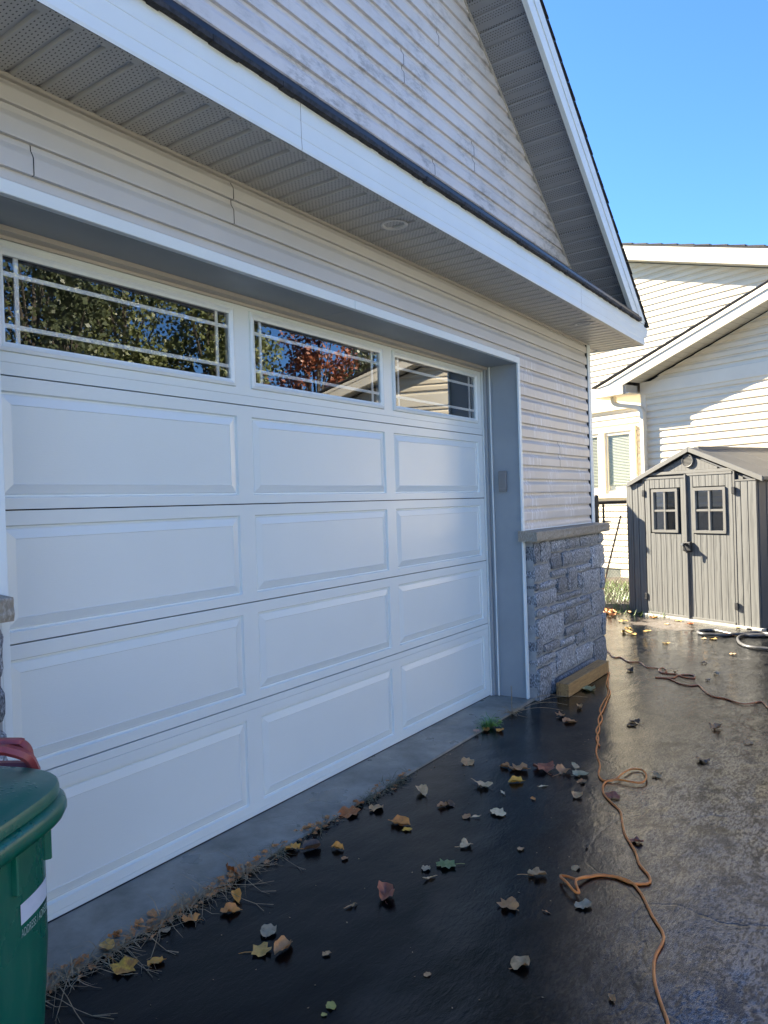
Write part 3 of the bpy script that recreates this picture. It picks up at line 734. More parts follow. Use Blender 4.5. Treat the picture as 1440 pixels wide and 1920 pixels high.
# ============================================================ NEIGHBOUR HOUSE
NU = Vector((.33536,.94209,0)); NA = -NU; NN = Vector((-.94209,.33536,0))
D1, D2 = -9.437, -10.63
def NP(s, off, z): return NA*s + NN*off + Vector((0,0,z))
nh = empty('neighbour_house', 'cream sided neighbouring house with two gables behind the grey shed', 'house')
def nbox(s0,s1,o0,o1,z0,z1):
    return [NP(s0,o0,z0),NP(s1,o0,z0),NP(s1,o1,z0),NP(s0,o1,z0),NP(s0,o0,z1),NP(s1,o0,z1),NP(s1,o1,z1),NP(s0,o1,z1)]
lw = empty('front_wing_wall', parent=nh)
PS, PZ1, SL = -1.13, 4.10, .343
def wing_l(z): return max(-3.965, PS-(PZ1-z)/SL) if z > 2.95 else -3.965
def wing_r(z): return min(1.70, PS+(PZ1-z)/SL) if z > 2.95 else 1.70
MB().prism([NP(-4.05,D1,-.2),NP(1.8,D1,-.2),NP(1.8,D1,3.08),NP(PS,D1,4.14),NP(-4.05,D1,3.08)],[NP(-4.05,D1-.1,-.2),NP(1.8,D1-.1,-.2),NP(1.8,D1-.1,3.08),NP(PS,D1-.1,4.14),NP(-4.05,D1-.1,3.08)]).build('sheathing', M['n_white'], lw)
z = .15; i = 0
while z < 4.0:
    if z < 2.90 or z > 3.10:
        course(lw, NP(0,D1,0), NA, NN, z, wing_l, wing_r, M['n_siding'], ([-1.2+.9*math.sin(i//2*2.1)] if i % 4 < 2 and z < 2.8 else []))
    z += .1016; i += 1
MB().hexa(nbox(-4.05,-3.96,D1,D1+.025,-.1,2.95)).build('corner_post', M['n_white'], lw, bevel=.003)
MB().hexa(nbox(-4.05,1.8,D1,D1+.030,2.949,3.135)).build('frieze_board', M['n_white'], lw, bevel=.003)
MB().hexa(nbox(-4.05,-3.95,D1-1.2,D1-.001,-.2,3.0)).build('side_return', M['n_white'], lw)
# wing rake: soffit, fascia, shingles both slopes
OF = -9.10
def wz(s): return 3.094+.343*(s+4.133) if s < PS else 3.094+.343*(2*PS-s+4.133)
for sx in (1, -1):
    wr = empty('wing_rake', parent=nh)
    S = (lambda s: s) if sx > 0 else (lambda s: 2*PS-s)
    s0 = -4.05; nb = 24
    for k in range(nb):
        a = s0+(PS-s0)*k/nb; b = s0+(PS-s0)*(k+1)/nb-.003
        MB().quad(NP(S(a),OF-.01,wz(a)+.008),NP(S(b),OF-.01,wz(b)+.008),NP(S(b),D1-.01,wz(b)+.008),NP(S(a),D1-.01,wz(a)+.008)).build('rake_soffit_panel', M['n_soffit'], wr)
    pts = [(-4.133,wz(-4.133)),(PS,wz(PS)),(PS,wz(PS)+.215),(-4.61,3.112),(-4.61,2.962),(-4.133,2.962)]
    MB().prism([NP(S(s_),OF,z_) for s_,z_ in pts],[NP(S(s_),OF-.03,z_) for s_,z_ in pts]).build('rake_fascia', M['n_white'], wr, bevel=.003)
    pts = [(-4.40,wz(-4.40)+.135),(PS,wz(PS)+.135),(PS,wz(PS)+.21),(-4.60,3.108)]
    MB().prism([NP(S(s_),OF+.012,z_) for s_,z_ in pts],[NP(S(s_),OF+.001,z_) for s_,z_ in pts]).build('rake_trim', M['n_white'], wr, bevel=.002)
    # closed box of the eave return
    MB().hexa([NP(S(s_),o_,z_) for s_,o_,z_ in ((-4.133,OF-.03,2.962),(-4.11,OF-.03,2.962),(-4.11,D1-.0,2.962),(-4.133,D1-.0,2.962),(-4.133,OF-.03,3.10),(-4.11,OF-.03,3.10),(-4.11,D1,3.10),(-4.133,D1,3.10))]).build('return_side', M['n_soffit'], wr)
    for k in range(6):
        a = -4.60+.0915*k
        MB().quad(NP(S(a),OF-.03,2.963),NP(S(a+.088),OF-.03,2.963),NP(S(a+.088),D2+.02,2.963),NP(S(a),D2+.02,2.963)).build('eave_soffit_panel', M['n_siding'], wr)
    MB().hexa([NP(S(s_),o_,z_) for s_,o_,z_ in ((-4.61,OF-.03,2.964),(-4.05,OF-.03,2.964),(-4.05,D2,2.964),(-4.61,D2,2.964),(-4.61,OF-.03,2.98),(-4.05,OF-.03,2.98),(-4.05,D2,2.98),(-4.61,D2,2.98))]).build('eave_box', M['n_white'], wr)
    rp = [(-4.68,3.114),(PS,wz(PS)+.219),(PS,wz(PS)+.234),(-4.68,3.129)]
    MB().prism([NP(S(s_),OF+.014,z_) for s_,z_ in rp],[NP(S(s_),D2+.02,z_) for s_,z_ in rp]).build('roof_shingles', M['shingle'], wr)
    gq = [(-4.612,3.09),(-4.612,2.975),(-4.65,2.962),(-4.70,2.962),(-4.735,3.03),(-4.74,3.09)]
    MB().prism([NP(S(s_),OF-.02,z_) for s_,z_ in gq],[NP(S(s_),D2+.03,z_) for s_,z_ in gq]).build('gutter', M['n_white'], wr, bevel=.002)
    mb = MB()
    for k in range(11):
        a = -4.68+(PS+4.68)*k/11; b = -4.68+(PS+4.68)*(k+1)/11
        za, zb = 3.127+(wz(PS)+.232-3.127)*k/11, 3.127+(wz(PS)+.232-3.127)*(k+1)/11
        mb.prism([NP(S(s_),OF+.018,z_) for s_,z_ in ((a,za),(b,zb),(b,zb+.004),(a,za+.010))],[NP(S(s_),D2+.02,z_) for s_,z_ in ((a,za),(b,zb),(b,zb+.004),(a,za+.010))])
    mb.build('shingle_butts', M['shingle'], wr)
# rear main wall
mw = empty('main_wall', parent=nh)
MS, MZ = -8.2, 6.46
def uz(s): return 5.381-.324*(s+4.864) if s > MS else 5.381-.324*(2*MS-s+4.864)
MB().prism([NP(-13.5,D2,-.2),NP(3.5,D2,-.2),NP(3.5,D2,uz(3.5)),NP(MS,D2,uz(MS)),NP(-13.5,D2,uz(-13.5))],[NP(-13.5,D2-.1,-.2),NP(3.5,D2-.1,-.2),NP(3.5,D2-.1,uz(3.5)),NP(MS,D2-.1,uz(MS)),NP(-13.5,D2-.1,uz(-13.5))]).build('sheathing', M['n_white'], mw)
z = .15; i = 0
WS0, WS1 = -6.36, -4.985
while z < uz(MS)-.1:
    ri = lambda q: min(1.0, -4.864+(5.381-q)/.324-.02)
    le = lambda q: max(-13.3, 2*MS-(-4.864+(5.381-q)/.324)+.02)
    if z < 1.40 or 2.60 < z < 2.9 or z > 3.2:
        course(mw, NP(0,D2,0), NA, NN, z, le, ri, M['n_siding'], [])
    elif z < 2.60:
        course(mw, NP(0,D2,0), NA, NN, z, le, lambda q: WS0-.02, M['n_siding'], [])
        course(mw, NP(0,D2,0), NA, NN, z, lambda q: WS1+.02, lambda q: -4.05, M['n_siding'], [])
    z += .1016; i += 1
MB().hexa(nbox(-13.4,-4.052,D2,D2+.06,2.94,3.25)).build('band_board', M['n_white'], mw, bevel=.004)
MB().hexa(nbox(-13.4,3.4,D2,D2+.004,-.3,.145)).build('foundation', M['foundation'], mw)
MB().hexa(nbox(-5.37,-5.13,D2+.004,D2+.03,-.25,.13)).build('foundation_patch', M['n_siding'], mw)
mr_ = empty('main_rake', parent=nh)
o_ = D2+.35
for (sa, sb) in ((MS, -3.62), (-3.617, 3.4)):
    pts = [(sa,uz(sa)),(sb,uz(sb)),(sb,uz(sb)+.235),(sa,uz(sa)+.235)]
    MB().prism([NP(s_,o_,z_) for s_,z_ in pts],[NP(s_,o_-.03,z_) for s_,z_ in pts]).build('rake_fascia', M['n_white'], mr_, bevel=.003)
pts = [(2*MS-3.4,uz(3.4)),(MS,uz(MS)),(MS,uz(MS)+.235),(2*MS-3.4,uz(3.4)+.235)]
MB().prism([NP(s_,o_,z_) for s_,z_ in pts],[NP(s_,o_-.03,z_) for s_,z_ in pts]).build('rake_fascia', M['n_white'], mr_, bevel=.003)
for k in range(36):
    a = MS+(1.0-MS)*k/36; b = MS+(1.0-MS)*(k+1)/36-.004
    MB().quad(NP(a,o_-.02,uz(a)+.02),NP(b,o_-.02,uz(b)+.02),NP(b,D2-.01,uz(b)+.012),NP(a,D2-.01,uz(a)+.012)).build('rake_soffit_panel', M['n_soffit'], mr_)
for sx in (1, -1):
    S = (lambda s: s) if sx > 0 else (lambda s: 2*MS-s)
    rp = [(MS,uz(MS)+.24),(3.6,uz(3.6)+.24),(3.6,uz(3.6)+.262),(MS,uz(MS)+.262)]
    MB().prism([NP(S(s_),o_+.010,z_) for s_,z_ in rp],[NP(S(s_),D2-6.5,z_) for s_,z_ in rp]).build('roof_shingles', M['shingle'], mr_)
    mb = MB(); nn = 44
    for k in range(nn):
        a = MS+(3.6-MS)*k/nn; b = MS+(3.6-MS)*(k+1)/nn; q_ = rnd.random()*.008
        mb.prism([NP(S(s_),o_+.014+q_,z_) for s_,z_ in ((a,uz(a)+.262),(b,uz(b)+.262),(b,uz(b)+.284),(a,uz(a)+.268))],[NP(S(s_),D2-2,z_) for s_,z_ in ((a,uz(a)+.262),(b,uz(b)+.262),(b,uz(b)+.284),(a,uz(a)+.268))])
    mb.build('shingle_butts', M['shingle'], mr_)
# window with blinds
wn = empty('window', parent=nh)
def nb_(s0,s1,o0,o1,z0,z1,name,m,p=wn,bev=.004): return MB().hexa(nbox(s0,s1,o0,o1,z0,z1)).build(name,m,p,bevel=bev)
nb_(WS0,WS1,D2+.005,D2+.06,2.56,2.64,'frame',M['n_white']); nb_(WS0,WS1,D2+.005,D2+.085,1.40,1.475,'sill',M['n_white'])
nb_(WS0,WS0+.08,D2+.005,D2+.06,1.475,2.56,'frame',M['n_white']); nb_(WS1-.08,WS1,D2+.005,D2+.06,1.475,2.56,'frame',M['n_white'])
nb_(-5.735,-5.61,D2+.005,D2+.065,1.475,2.56,'mullion',M['n_white'])
for a, b in ((WS0+.08,-5.735),(-5.61,WS1-.08)):
    nb_(a,b,D2+.005,D2+.04,2.505,2.56,'sash',M['n_white']); nb_(a,b,D2+.005,D2+.04,1.475,1.525,'sash',M['n_white'])
    nb_(a,a+.045,D2+.005,D2+.04,1.525,2.505,'sash',M['n_white']); nb_(b-.045,b,D2+.005,D2+.04,1.525,2.505,'sash',M['n_white'])
    MB().quad(NP(a+.04,D2+.028,1.52),NP(b-.04,D2+.028,1.52),NP(b-.04,D2+.028,2.51),NP(a+.04,D2+.028,2.51)).build('pane', M['glass_n'], wn)
    nb_(a+.045,b-.045,D2-.0985,D2-.0965,1.50,2.53,'interior',M['sheath'],bev=0)
    z = 2.49
    while z > 1.66:
        MB().hexa([NP(a+.05,D2+.004,z),NP(b-.05,D2+.004,z),NP(b-.05,D2+.018,z-.022),NP(a+.05,D2+.018,z-.022),NP(a+.05,D2+.0048,z+.001),NP(b-.05,D2+.0048,z+.001),NP(b-.05,D2+.0188,z-.021),NP(a+.05,D2+.0188,z-.021)]).build('blind_slat', M['blind'], wn); z -= .0265
    nb_(a+.05,b-.05,D2+.004,D2+.018,1.625,1.645,'bottom_rail',M['blind'],bev=.002)
# downspout
ds = empty('downspout', parent=nh)
def rect_tube(pts, wa, wb, name, m, parent, wdir):
    mb = MB(); loops = []
    for i, p in enumerate(pts):
        t = (pts[min(i+1,len(pts)-1)]-pts[max(i-1,0)]).normalized(); a = wdir; b = t.cross(a).normalized()
        loops.append([p+a*wa+b*wb, p-a*wa+b*wb, p-a*wa-b*wb, p+a*wa-b*wb])
    for l0, l1 in zip(loops[:-1], loops[1:]): mb.prism(l0, l1, caps=False)
    mb.poly(loops[0]); mb.poly(loops[-1]); return mb.build(name, m, parent, bevel=.003)
pth = [NP(-4.46,OF-.22,2.97),NP(-4.46,OF-.22,2.90),NP(-4.43,OF-.23,2.86),NP(-4.36,OF-.24,2.83),NP(-4.10,OF-.27,2.775),NP(-4.03,OF-.275,2.74),NP(-3.995,OF-.275,2.68),NP(-3.99,OF-.275,2.60),NP(-3.99,OF-.275,.05)]
rect_tube(catmull(pth[:8],3)+[pth[8]], .036, .03, 'pipe', M['n_white'], ds, NN)
# ============================================================ SHED
SO = Vector((7.355,-1.268,-.015)); SU = Vector((.41069,.91178,0)); SN = Vector((-.91178,.41069,0))
def SP(s, off, z): return SO - SU*(s) + SN*off + Vector((0,0,z))   # s negative goes left
shed = empty('garden_shed', 'grey resin garden shed with double doors and small four pane windows', 'shed')
SM = Matrix(((-SU.x,SN.x,0,SO.x),(-SU.y,SN.y,0,SO.y),(0,0,1,SO.z),(0,0,0,1)))   # local: x right, y toward us, z up
def sobj(mb, name, m, parent=None, bev=.0, smooth=False):
    o = mb.build(name, m, parent or shed, bevel=bev, smooth=smooth); 
    return o
def S3(pts): return [SM @ Vector(p) for p in pts]
def sbox(x0,x1,y0,y1,z0,z1,name,m,parent=None,bev=.002):
    p = S3([(x0,y0,z0),(x1,y0,z0),(x1,y1,z0),(x0,y1,z0),(x0,y0,z1),(x1,y0,z1),(x1,y1,z1),(x0,y1,z1)])
    return sobj(MB().hexa(p), name, m, parent, bev)
W_ = 1.69; DEP = 1.55; RS = .50
def eave(x): return 1.57 + (1.93-1.57)*(1-abs(x+.80)/.84)
# wall core
core = [(-W_,0,.0),(0,0,.0),(0,0,1.56),(-.80,0,1.90),(-W_,0,1.56)]
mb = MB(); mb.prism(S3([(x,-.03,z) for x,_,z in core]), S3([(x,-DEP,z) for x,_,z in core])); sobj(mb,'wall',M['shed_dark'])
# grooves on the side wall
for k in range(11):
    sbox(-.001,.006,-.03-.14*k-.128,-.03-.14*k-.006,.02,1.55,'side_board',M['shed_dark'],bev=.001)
# front boards either side of the doors
for a, b in ((-1.69,-1.60),(-1.596,-1.513),(-1.509,-1.435)): sbox(a+.0015,b-.0015,-.03,.0,.0,1.575,'wall_board',M['shed'])
for a, b in ((-.235,-.175),(-.172,-.095),(-.092,.0)): sbox(a+.0015,b-.0015,-.03,.0,.0,1.565,'wall_board',M['shed'])
sbox(-.262,-.237,-.02,.004,.0,1.70,'door_post',M['shed_trim']); sbox(-1.435,-1.415,-.02,.004,.0,1.66,'door_post',M['shed_trim'])
# gable boards
for k in range(34):
    a = -1.68+k*.0495; b = a+.0475
    if a > -.04: break
    if -1.44 < a < -.24: z0 = 1.715
    else: z0 = 1.585
    za, zb = eave(a)-.045, eave(b)-.045
    if za < z0+.01 or zb < z0+.01: continue
    mb = MB(); mb.hexa(S3([(a,-.03,z0),(b,-.03,z0),(b,-.006,z0),(a,-.006,z0),(a,-.03,za),(b,-.03,zb),(b,-.006,zb),(a,-.006,za)])); sobj(mb,'gable_board',M['shed_trim'])
sbox(-1.445,-.235,-.03,.010,1.678,1.712,'door_head',M['shed_trim'],bev=.003)
sbox(-1.63,-1.44,-.03,.006,1.575,1.592,'wall_cap',M['shed_trim']); sbox(-.235,.0,-.03,.006,1.565,1.582,'wall_cap',M['shed_trim'])
# round louvred vent
vt = empty('vent', parent=shed)
mb = MB(); cx, cz = -.80, 1.822
def circ(r, y, n=28): return S3([(cx+r*math.cos(2*math.pi*j/n), y, cz+r*math.sin(2*math.pi*j/n)) for j in range(n)])
rr = [circ(.074,-.004),circ(.074,.012),circ(.068,.016),circ(.062,.012),circ(.060,-.002)]
for a, b in zip(rr[:-1], rr[1:]): mb.prism(a, b, caps=False)
mb.build('vent_ring', M['shed_trim'], vt, smooth=True, angle=40)
MB().poly(circ(.062,-.004)).build('vent_back', M['sheath'], vt)
for k in range(8):
    zz = cz-.052+.0149*k; hw = math.sqrt(max(.0001,.060**2-(zz-cz)**2))
    MB().hexa(S3([(cx-hw,-.002,zz+.004),(cx+hw,-.002,zz+.004),(cx+hw,.011,zz-.006),(cx-hw,.011,zz-.006),(cx-hw,-.002,zz+.0065),(cx+hw,-.002,zz+.0065),(cx+hw,.011,zz-.0035),(cx-hw,.011,zz-.0035)])).build('louvre', M['shed_trim'], vt)
# doors
def shed_door(x0, x1, zt, wins, yy, tilt, bars):
    d = empty('door', parent=shed)
    z0 = .035; w0, w1, wz0, wz1 = wins
    nbo = bars; e = [x0+(x1-x0)*i/nbo for i in range(nbo+1)]
    for i in range(nbo):
        a, b = e[i]+.0018, e[i+1]-.0018
        mid = (a+b)/2
        if b > w0-.0 and a < w1+.0 and w0-.03 < mid < w1+.03:
            sbox(a,b,yy-.03,yy,z0,wz0-.012,'door_board',M['shed'],d); sbox(a,b,yy-.03,yy,wz1+.012,zt,'door_board',M['shed'],d)
        else: sbox(a,b,yy-.03,yy,z0,zt,'door_board',M['shed'],d)
    MB().hexa(S3([(x0,yy-.032,z0),(x1,yy-.032,z0),(x1,yy-.012,z0),(x0,yy-.012,z0),(x0,yy-.032,wz0-.02),(x1,yy-.032,wz0-.02),(x1,yy-.012,wz0-.02),(x0,yy-.012,wz0-.02)])).build('door_core', M['sheath'], d)
    MB().hexa(S3([(x0,yy-.032,wz1+.02),(x1,yy-.032,wz1+.02),(x1,yy-.012,wz1+.02),(x0,yy-.012,wz1+.02),(x0,yy-.032,zt),(x1,yy-.032,zt),(x1,yy-.012,zt),(x0,yy-.012,zt)])).build('door_core', M['sheath'], d)
    sbox(x0,x1,yy-.031,yy+.006,z0-.02,z0+.012,'bottom_rail',M['shed_trim'],d); sbox(x0,x1,yy-.031,yy+.006,zt-.004,zt+.022,'top_rail',M['shed_trim'],d)
    fr = .032
    mb = MB()
    for q in ((w0,w1,wz1-fr,wz1),(w0,w1,wz0,wz0+fr),(w0,w0+fr,wz0+fr,wz1-fr),(w1-fr,w1,wz0+fr,wz1-fr)):
        mb.hexa(S3([(q[0],yy-.02,q[2]),(q[1],yy-.02,q[2]),(q[1],yy+.014,q[2]),(q[0],yy+.014,q[2]),(q[0],yy-.02,q[3]),(q[1],yy-.02,q[3]),(q[1],yy+.014,q[3]),(q[0],yy+.014,q[3])]))
    mb.build('window_frame', M['shed_trim'], d, bevel=.002)
    cxm, czm = (w0+w1)/2, (wz0+wz1)/2
    sbox(cxm-.012,cxm+.012,yy-.02,yy+.010,wz0+fr,wz1-fr,'window_bar',M['shed_trim'],d); 
    for sa, sb in ((w0+fr,cxm-.012),(cxm+.012,w1-fr)):
        sbox(sa,sb,yy-.02,yy+.009,czm-.012,czm+.012,'window_bar',M['shed_trim'],d)
        for za, zb in ((wz0+fr,czm-.012),(czm+.012,wz1-fr)):
            MB().quad(*S3([(sa,yy-.016,za),(sb,yy-.016,za),(sb,yy-.016,zb),(sa,yy-.016,zb)])).build('window_pane', M['shed_glass'], d)
    MB().quad(*S3([(w0,yy-.030,wz0),(w1,yy-.030,wz0),(w1,yy-.030,wz1),(w0,yy-.030,wz1)])).build('window_backing', M['sheath'], d)
    return d
dl = shed_door(-1.400,-.835,1.635,(-1.300,-.94,1.0,1.512),.010,0,8)
dr_ = shed_door(-.825,-.265,1.655,(-.742,-.342,1.0,1.512),.004,0,7)
sbox(-.846,-.822,-.02,.026,.02,1.668,'meeting_stile',M['shed_trim'],dl,bev=.003)
for z_ in (1.43,.185):
    for xh in (-1.418,-.248):
        sbox(xh-.018,xh+.020,.005,.024,z_,z_+.078,'hinge',M['black'],bev=.003)
hd = empty('handle', parent=shed)
MB().hexa(S3([(-.868,.012,.785),(-.765,.012,.785),(-.765,.05,.80),(-.868,.05,.80),(-.868,.012,.905),(-.765,.012,.905),(-.775,.045,.895),(-.862,.045,.895)])).build('lock_plate', M['black'], hd, bevel=.004)
MB().hexa(S3([(-.845,.05,.87),(-.815,.05,.87),(-.815,.10,.86),(-.845,.10,.86),(-.845,.05,.89),(-.815,.05,.89),(-.815,.10,.885),(-.845,.10,.885)])).hexa(S3([(-.842,.088,.885),(-.818,.088,.885),(-.818,.104,.885),(-.842,.104,.885),(-.800,.072,.775),(-.782,.072,.775),(-.782,.082,.775),(-.800,.082,.775)])).build('lever', M['black'], hd, bevel=.003)
MB().tube(S3([(-.832,.046,.875),(-.832,.108,.875)]), .015, 14).build('lock_cylinder', M['steel'], hd, smooth=True, angle=40)
# roof
rf = empty('roof', parent=shed)
RO = .012
def roofpt(x, up=0): return 1.60+(1.972-1.60)*(1-abs(x+.78)/.87)+up
for sx in (1, -1):
    xe = -.78+sx*.87
    nn = 4
    for k in range(nn):
        y0 = RO-(RO+DEP+.06)*k/nn; y1 = RO-(RO+DEP+.06)*(k+1)/nn+.004
        a, b = -.78, xe
        MB().hexa(S3([(a,y1,roofpt(a,-.035)),(b,y1,roofpt(b,-.035)),(b,y0,roofpt(b,-.035)),(a,y0,roofpt(a,-.035)),(a,y1,roofpt(a)),(b,y1,roofpt(b)),(b,y0,roofpt(b)),(a,y0,roofpt(a))])).build('roof_panel', M['shed_roof'], rf, bevel=.004)
    a, b = -.78, xe
    MB().hexa(S3([(a,RO,roofpt(a,-.05)),(b,RO,roofpt(b,-.05)),(b,RO+.02,roofpt(b,-.05)),(a,RO+.02,roofpt(a,-.05)),(a,RO,roofpt(a,.008)),(b,RO,roofpt(b,.008)),(b,RO+.02,roofpt(b,.008)),(a,RO+.02,roofpt(a,.008))])).build('barge_board', M['shed_trim'], rf, bevel=.004)
MB().hexa(S3([(-.83,-DEP,1.945),(-.73,-DEP,1.945),(-.73,-.12,1.945),(-.83,-.12,1.945),(-.81,-DEP,1.986),(-.75,-DEP,1.986),(-.75,-.12,1.986),(-.81,-.12,1.986)])).build('ridge_cap', M['shed_roof'], rf, bevel=.006)
sbox(-1.46,.04,-.05,.035,-.02,.018,'sill',M['n_soffit'],bev=.004)
# ============================================================ FENCE
fn = empty('chain_link_fence', 'black chain link fence running from the garage corner to the shed', 'fence')
FA, FB = Vector((7.955,.62,0)), Vector((8.65,.14,0)); FD = (FB-FA).normalized()
MB().tube([FA+Vector((0,0,-.1)),FA+Vector((0,0,1.42))], .030, 12).tube([FA+Vector((0,0,1.42)),FA+Vector((0,0,1.445)),FA+Vector((0,0,1.455))], .034, 12, rfun=lambda t: 1-.7*t*t).build('post', M['fence'], fn, smooth=True, angle=50)
MB().tube([FA+Vector((0,0,1.355)),FB+Vector((0,0,1.355))], .020, 8).build('top_rail', M['fence'], fn, smooth=True, angle=50)
for zz in (1.34,1.05,.2): MB().tube([FA+Vector((0,0,zz-.02)),FA+Vector((0,0,zz+.02))], .036, 12).build('collar', M['fence'], fn, smooth=True, angle=50)
q = FA+FD*.105
MB().tube([q+Vector((0,0,1.36)),q+Vector((.0,0,1.18)),q+FD*.004+Vector((0,0,1.06))], .014, 6).build('tension_bar', M['fence'], fn)
MB().tube([q+Vector((-.03,0,1.115)),q+FD*.06+Vector((0,0,1.11)),q+FD*.11+Vector((0,0,1.112))], .013, 6, rfun=lambda t: 1-.6*t).build('latch', M['fence'], fn)
mb = MB(); Lf = (FB-FA).length; pitch = .046; H0, H1 = .05, 1.37; nrm = Vector((-FD.y,FD.x,0))
k = 0; x = .02
while x < Lf:
    pts = []; n = int((H1-H0)/(pitch*.5))
    for j in range(n+1):
        pts.append(FA+FD*(x+(pitch*.52 if (j+k)%2 else 0))+Vector((0,0,H0+j*pitch*.5))+nrm*(.002 if j%2 else -.002))
    pts2 = [p+Vector((0,0,0)) for p in pts]
    mb.tube(pts2, .0014, 3, caps=False); x += pitch*.5; k += 1
o = mb.build('wire_mesh', M['fence'], fn); o['kind'] = 'stuff'
# leaning stick
mb = MB(); mb.tube([(7.90,.62,.0),(7.93,.52,.42),(8.03,.34,1.186)], .011, 8)
tag(mb.build('wooden_stick', M['wood_stick'], smooth=True, angle=50), 'thin wooden stick leaning against the chain link fence', 'stick')
# rounded unseen stand-in added to cast the shadow on the shed's left edge
mb = MB(); gx, gy = 7.952, 2.05
sc_pts = [(gx,-.1),(gx,2.20),(gx+.035,2.32),(gx+.12,2.41),(gx+.24,2.45),(gx+.36,2.41),(gx+.44,2.32),(gx+.48,2.20),(gx+.48,-.1)]
sc_pts = [(x_+.0,z_) for x_,z_ in sc_pts]
gs = empty('shadow_stand_in', 'unseen rounded stand-in added behind the garage corner to cast the shed shadow', 'shadow caster')
MB().prism([(x_,gy,z_) for x_,z_ in sc_pts],[(x_,gy+.05,z_) for x_,z_ in sc_pts]).build('shadow_shape', M['timber'], gs)
MB().box(gx-.05,gx+.0,gy,gy+.05,1.97,2.01).build('latch', M['black'], gs)  # nub added for the bump in the stand-in's cast shadow
# ------------------------------------------------------------ placement tables (metres)
CORD = [(4.773, -0.502), (4.156, -0.699), (3.909, -0.746), (3.689, -0.792), (3.497, -0.871), (3.27, -0.908), (3.113, -0.974), (2.881, -1.038), (2.688, -1.123), (2.558, -1.158), (2.483, -1.209), (2.513, -1.26), (2.601, -1.271), (2.696, -1.288), (2.714, -1.336), (2.622, -1.383), (2.533, -1.386), (2.512, -1.334), (2.515, -1.274), (2.482, -1.228), (2.416, -1.229), (2.326, -1.26), (2.241, -1.323), (2.165, -1.387), (2.047, -1.433), (1.939, -1.478), (1.816, -1.552), (1.716, -1.598), (1.643, -1.654), (1.587, -1.666), (1.555, -1.615), (1.567, -1.552), (1.55, -1.495), (1.502, -1.46), (1.45, -1.445), (1.407, -1.457), (1.369, -1.482), (1.371, -1.457), (1.442, -1.384), (1.454, -1.403), (1.448, -1.44), (1.489, -1.459), (1.542, -1.492), (1.569, -1.545), (1.563, -1.608), (1.518, -1.653), (1.458, -1.69), (1.376, -1.736), (1.274, -1.798), (1.146, -1.803), (1.049, -1.826), (0.968, -1.86), (0.875, -1.907), (0.782, -1.943)]
CORD_B = [(4.779, -0.513), (4.41, -0.606), (4.163, -0.712), (3.929, -0.763), (3.7, -0.812), (3.485, -0.85), (3.284, -0.924), (3.107, -0.963), (2.987, -1.022)]
FAR_CORD = [(5.694, -0.158), (5.603, -0.233), (5.362, -0.366), (5.389, -0.419), (5.242, -0.529), (5.259, -0.619), (5.099, -0.725), (5.094, -0.818), (4.952, -0.884), (5.042, -0.896), (5.134, -0.844), (5.051, -0.831), (4.961, -0.882), (4.959, -0.977), (4.887, -1.07), (4.896, -1.138), (4.972, -1.117), (4.99, -1.067), (4.936, -1.011), (4.826, -0.991), (4.783, -0.873), (4.785, -0.972), (4.665, -1.083), (4.642, -1.16), (4.672, -1.215), (4.511, -1.291), (4.406, -1.361), (4.383, -1.448), (4.292, -1.557), (4.323, -1.614), (4.412, -1.67), (4.265, -1.727), (4.09, -1.81)]
HOSE_A = [(6.937, -1.488), (7.066, -1.379), (7.102, -1.288), (7.046, -1.204), (6.907, -1.113), (6.98, -0.992), (7.062, -0.881), (7.023, -0.795), (6.904, -0.756), (6.798, -0.812), (6.78, -0.913), (6.815, -1.03), (6.926, -1.124), (6.953, -1.251), (6.956, -1.393), (6.899, -1.538)]
HOSE_B = [(7.11, -1.515), (6.986, -1.389), (6.899, -1.273), (6.878, -1.183), (6.718, -1.16), (6.496, -1.205), (6.338, -1.282), (6.28, -1.385), (6.275, -1.478), (6.254, -1.565)]
CABLE = [(7.303, -1.446), (7.391, -1.338), (7.364, -1.242), (7.353, -1.143)]
TUFTS = [
('grass_tuft',0.028,-0.310,0.070,170,0.100,M['dry'],'dry grass mat at the concrete edge nearest the green cart',40,.6,.0014,4),
('grass_tuft',0.251,-0.310,0.050,120,0.090,M['dry'],'bushy dry grass tuft behind the large yellow leaf',41,.6,.0014,3),
('grass_tuft',0.445,-0.310,0.060,110,0.090,M['dry'],'dry grass tuft above the orange brown leaf',42,.6,.0014,1),
('grass_tuft',0.621,-0.310,0.060,150,0.090,M['dry'],'dry grass tuft where the long rust leaf leans',43,.6,.0014,3),
('grass_tuft',0.845,-0.310,0.050,110,0.080,M['dry'],'dry grass tuft between standing rust leaf and amber leaf',44,.6,.0014,2),
('grass_tuft',1.033,-0.310,0.030,50,0.070,M['moss'],'thin dark grass just before the amber leaf',45,.6,.0014,1),
('grass_tuft',1.307,-0.310,0.050,110,0.050,M['moss'],'olive grass strip left of the large rust leaf',46,.6,.0014,0),
('grass_tuft',1.686,-0.310,0.060,150,0.045,M['moss'],'olive grass strip right of the large rust leaf',47,.6,.0014,0),
('grass_tuft',1.926,-0.310,0.070,190,0.050,M['moss'],'olive mossy strip, furthest of the grass strips toward the weed',48,.6,.0014,0),
]
WEED = (2.996,-.31)
SPIDER = (3.332,-.315)
CART_ZT = .9736
CART_RIBS = (.035,.100)
CART_STICKER = (.0415,.091,.788,.820)
CART_DIR = 1
CART_HOFF = (0,0,0)
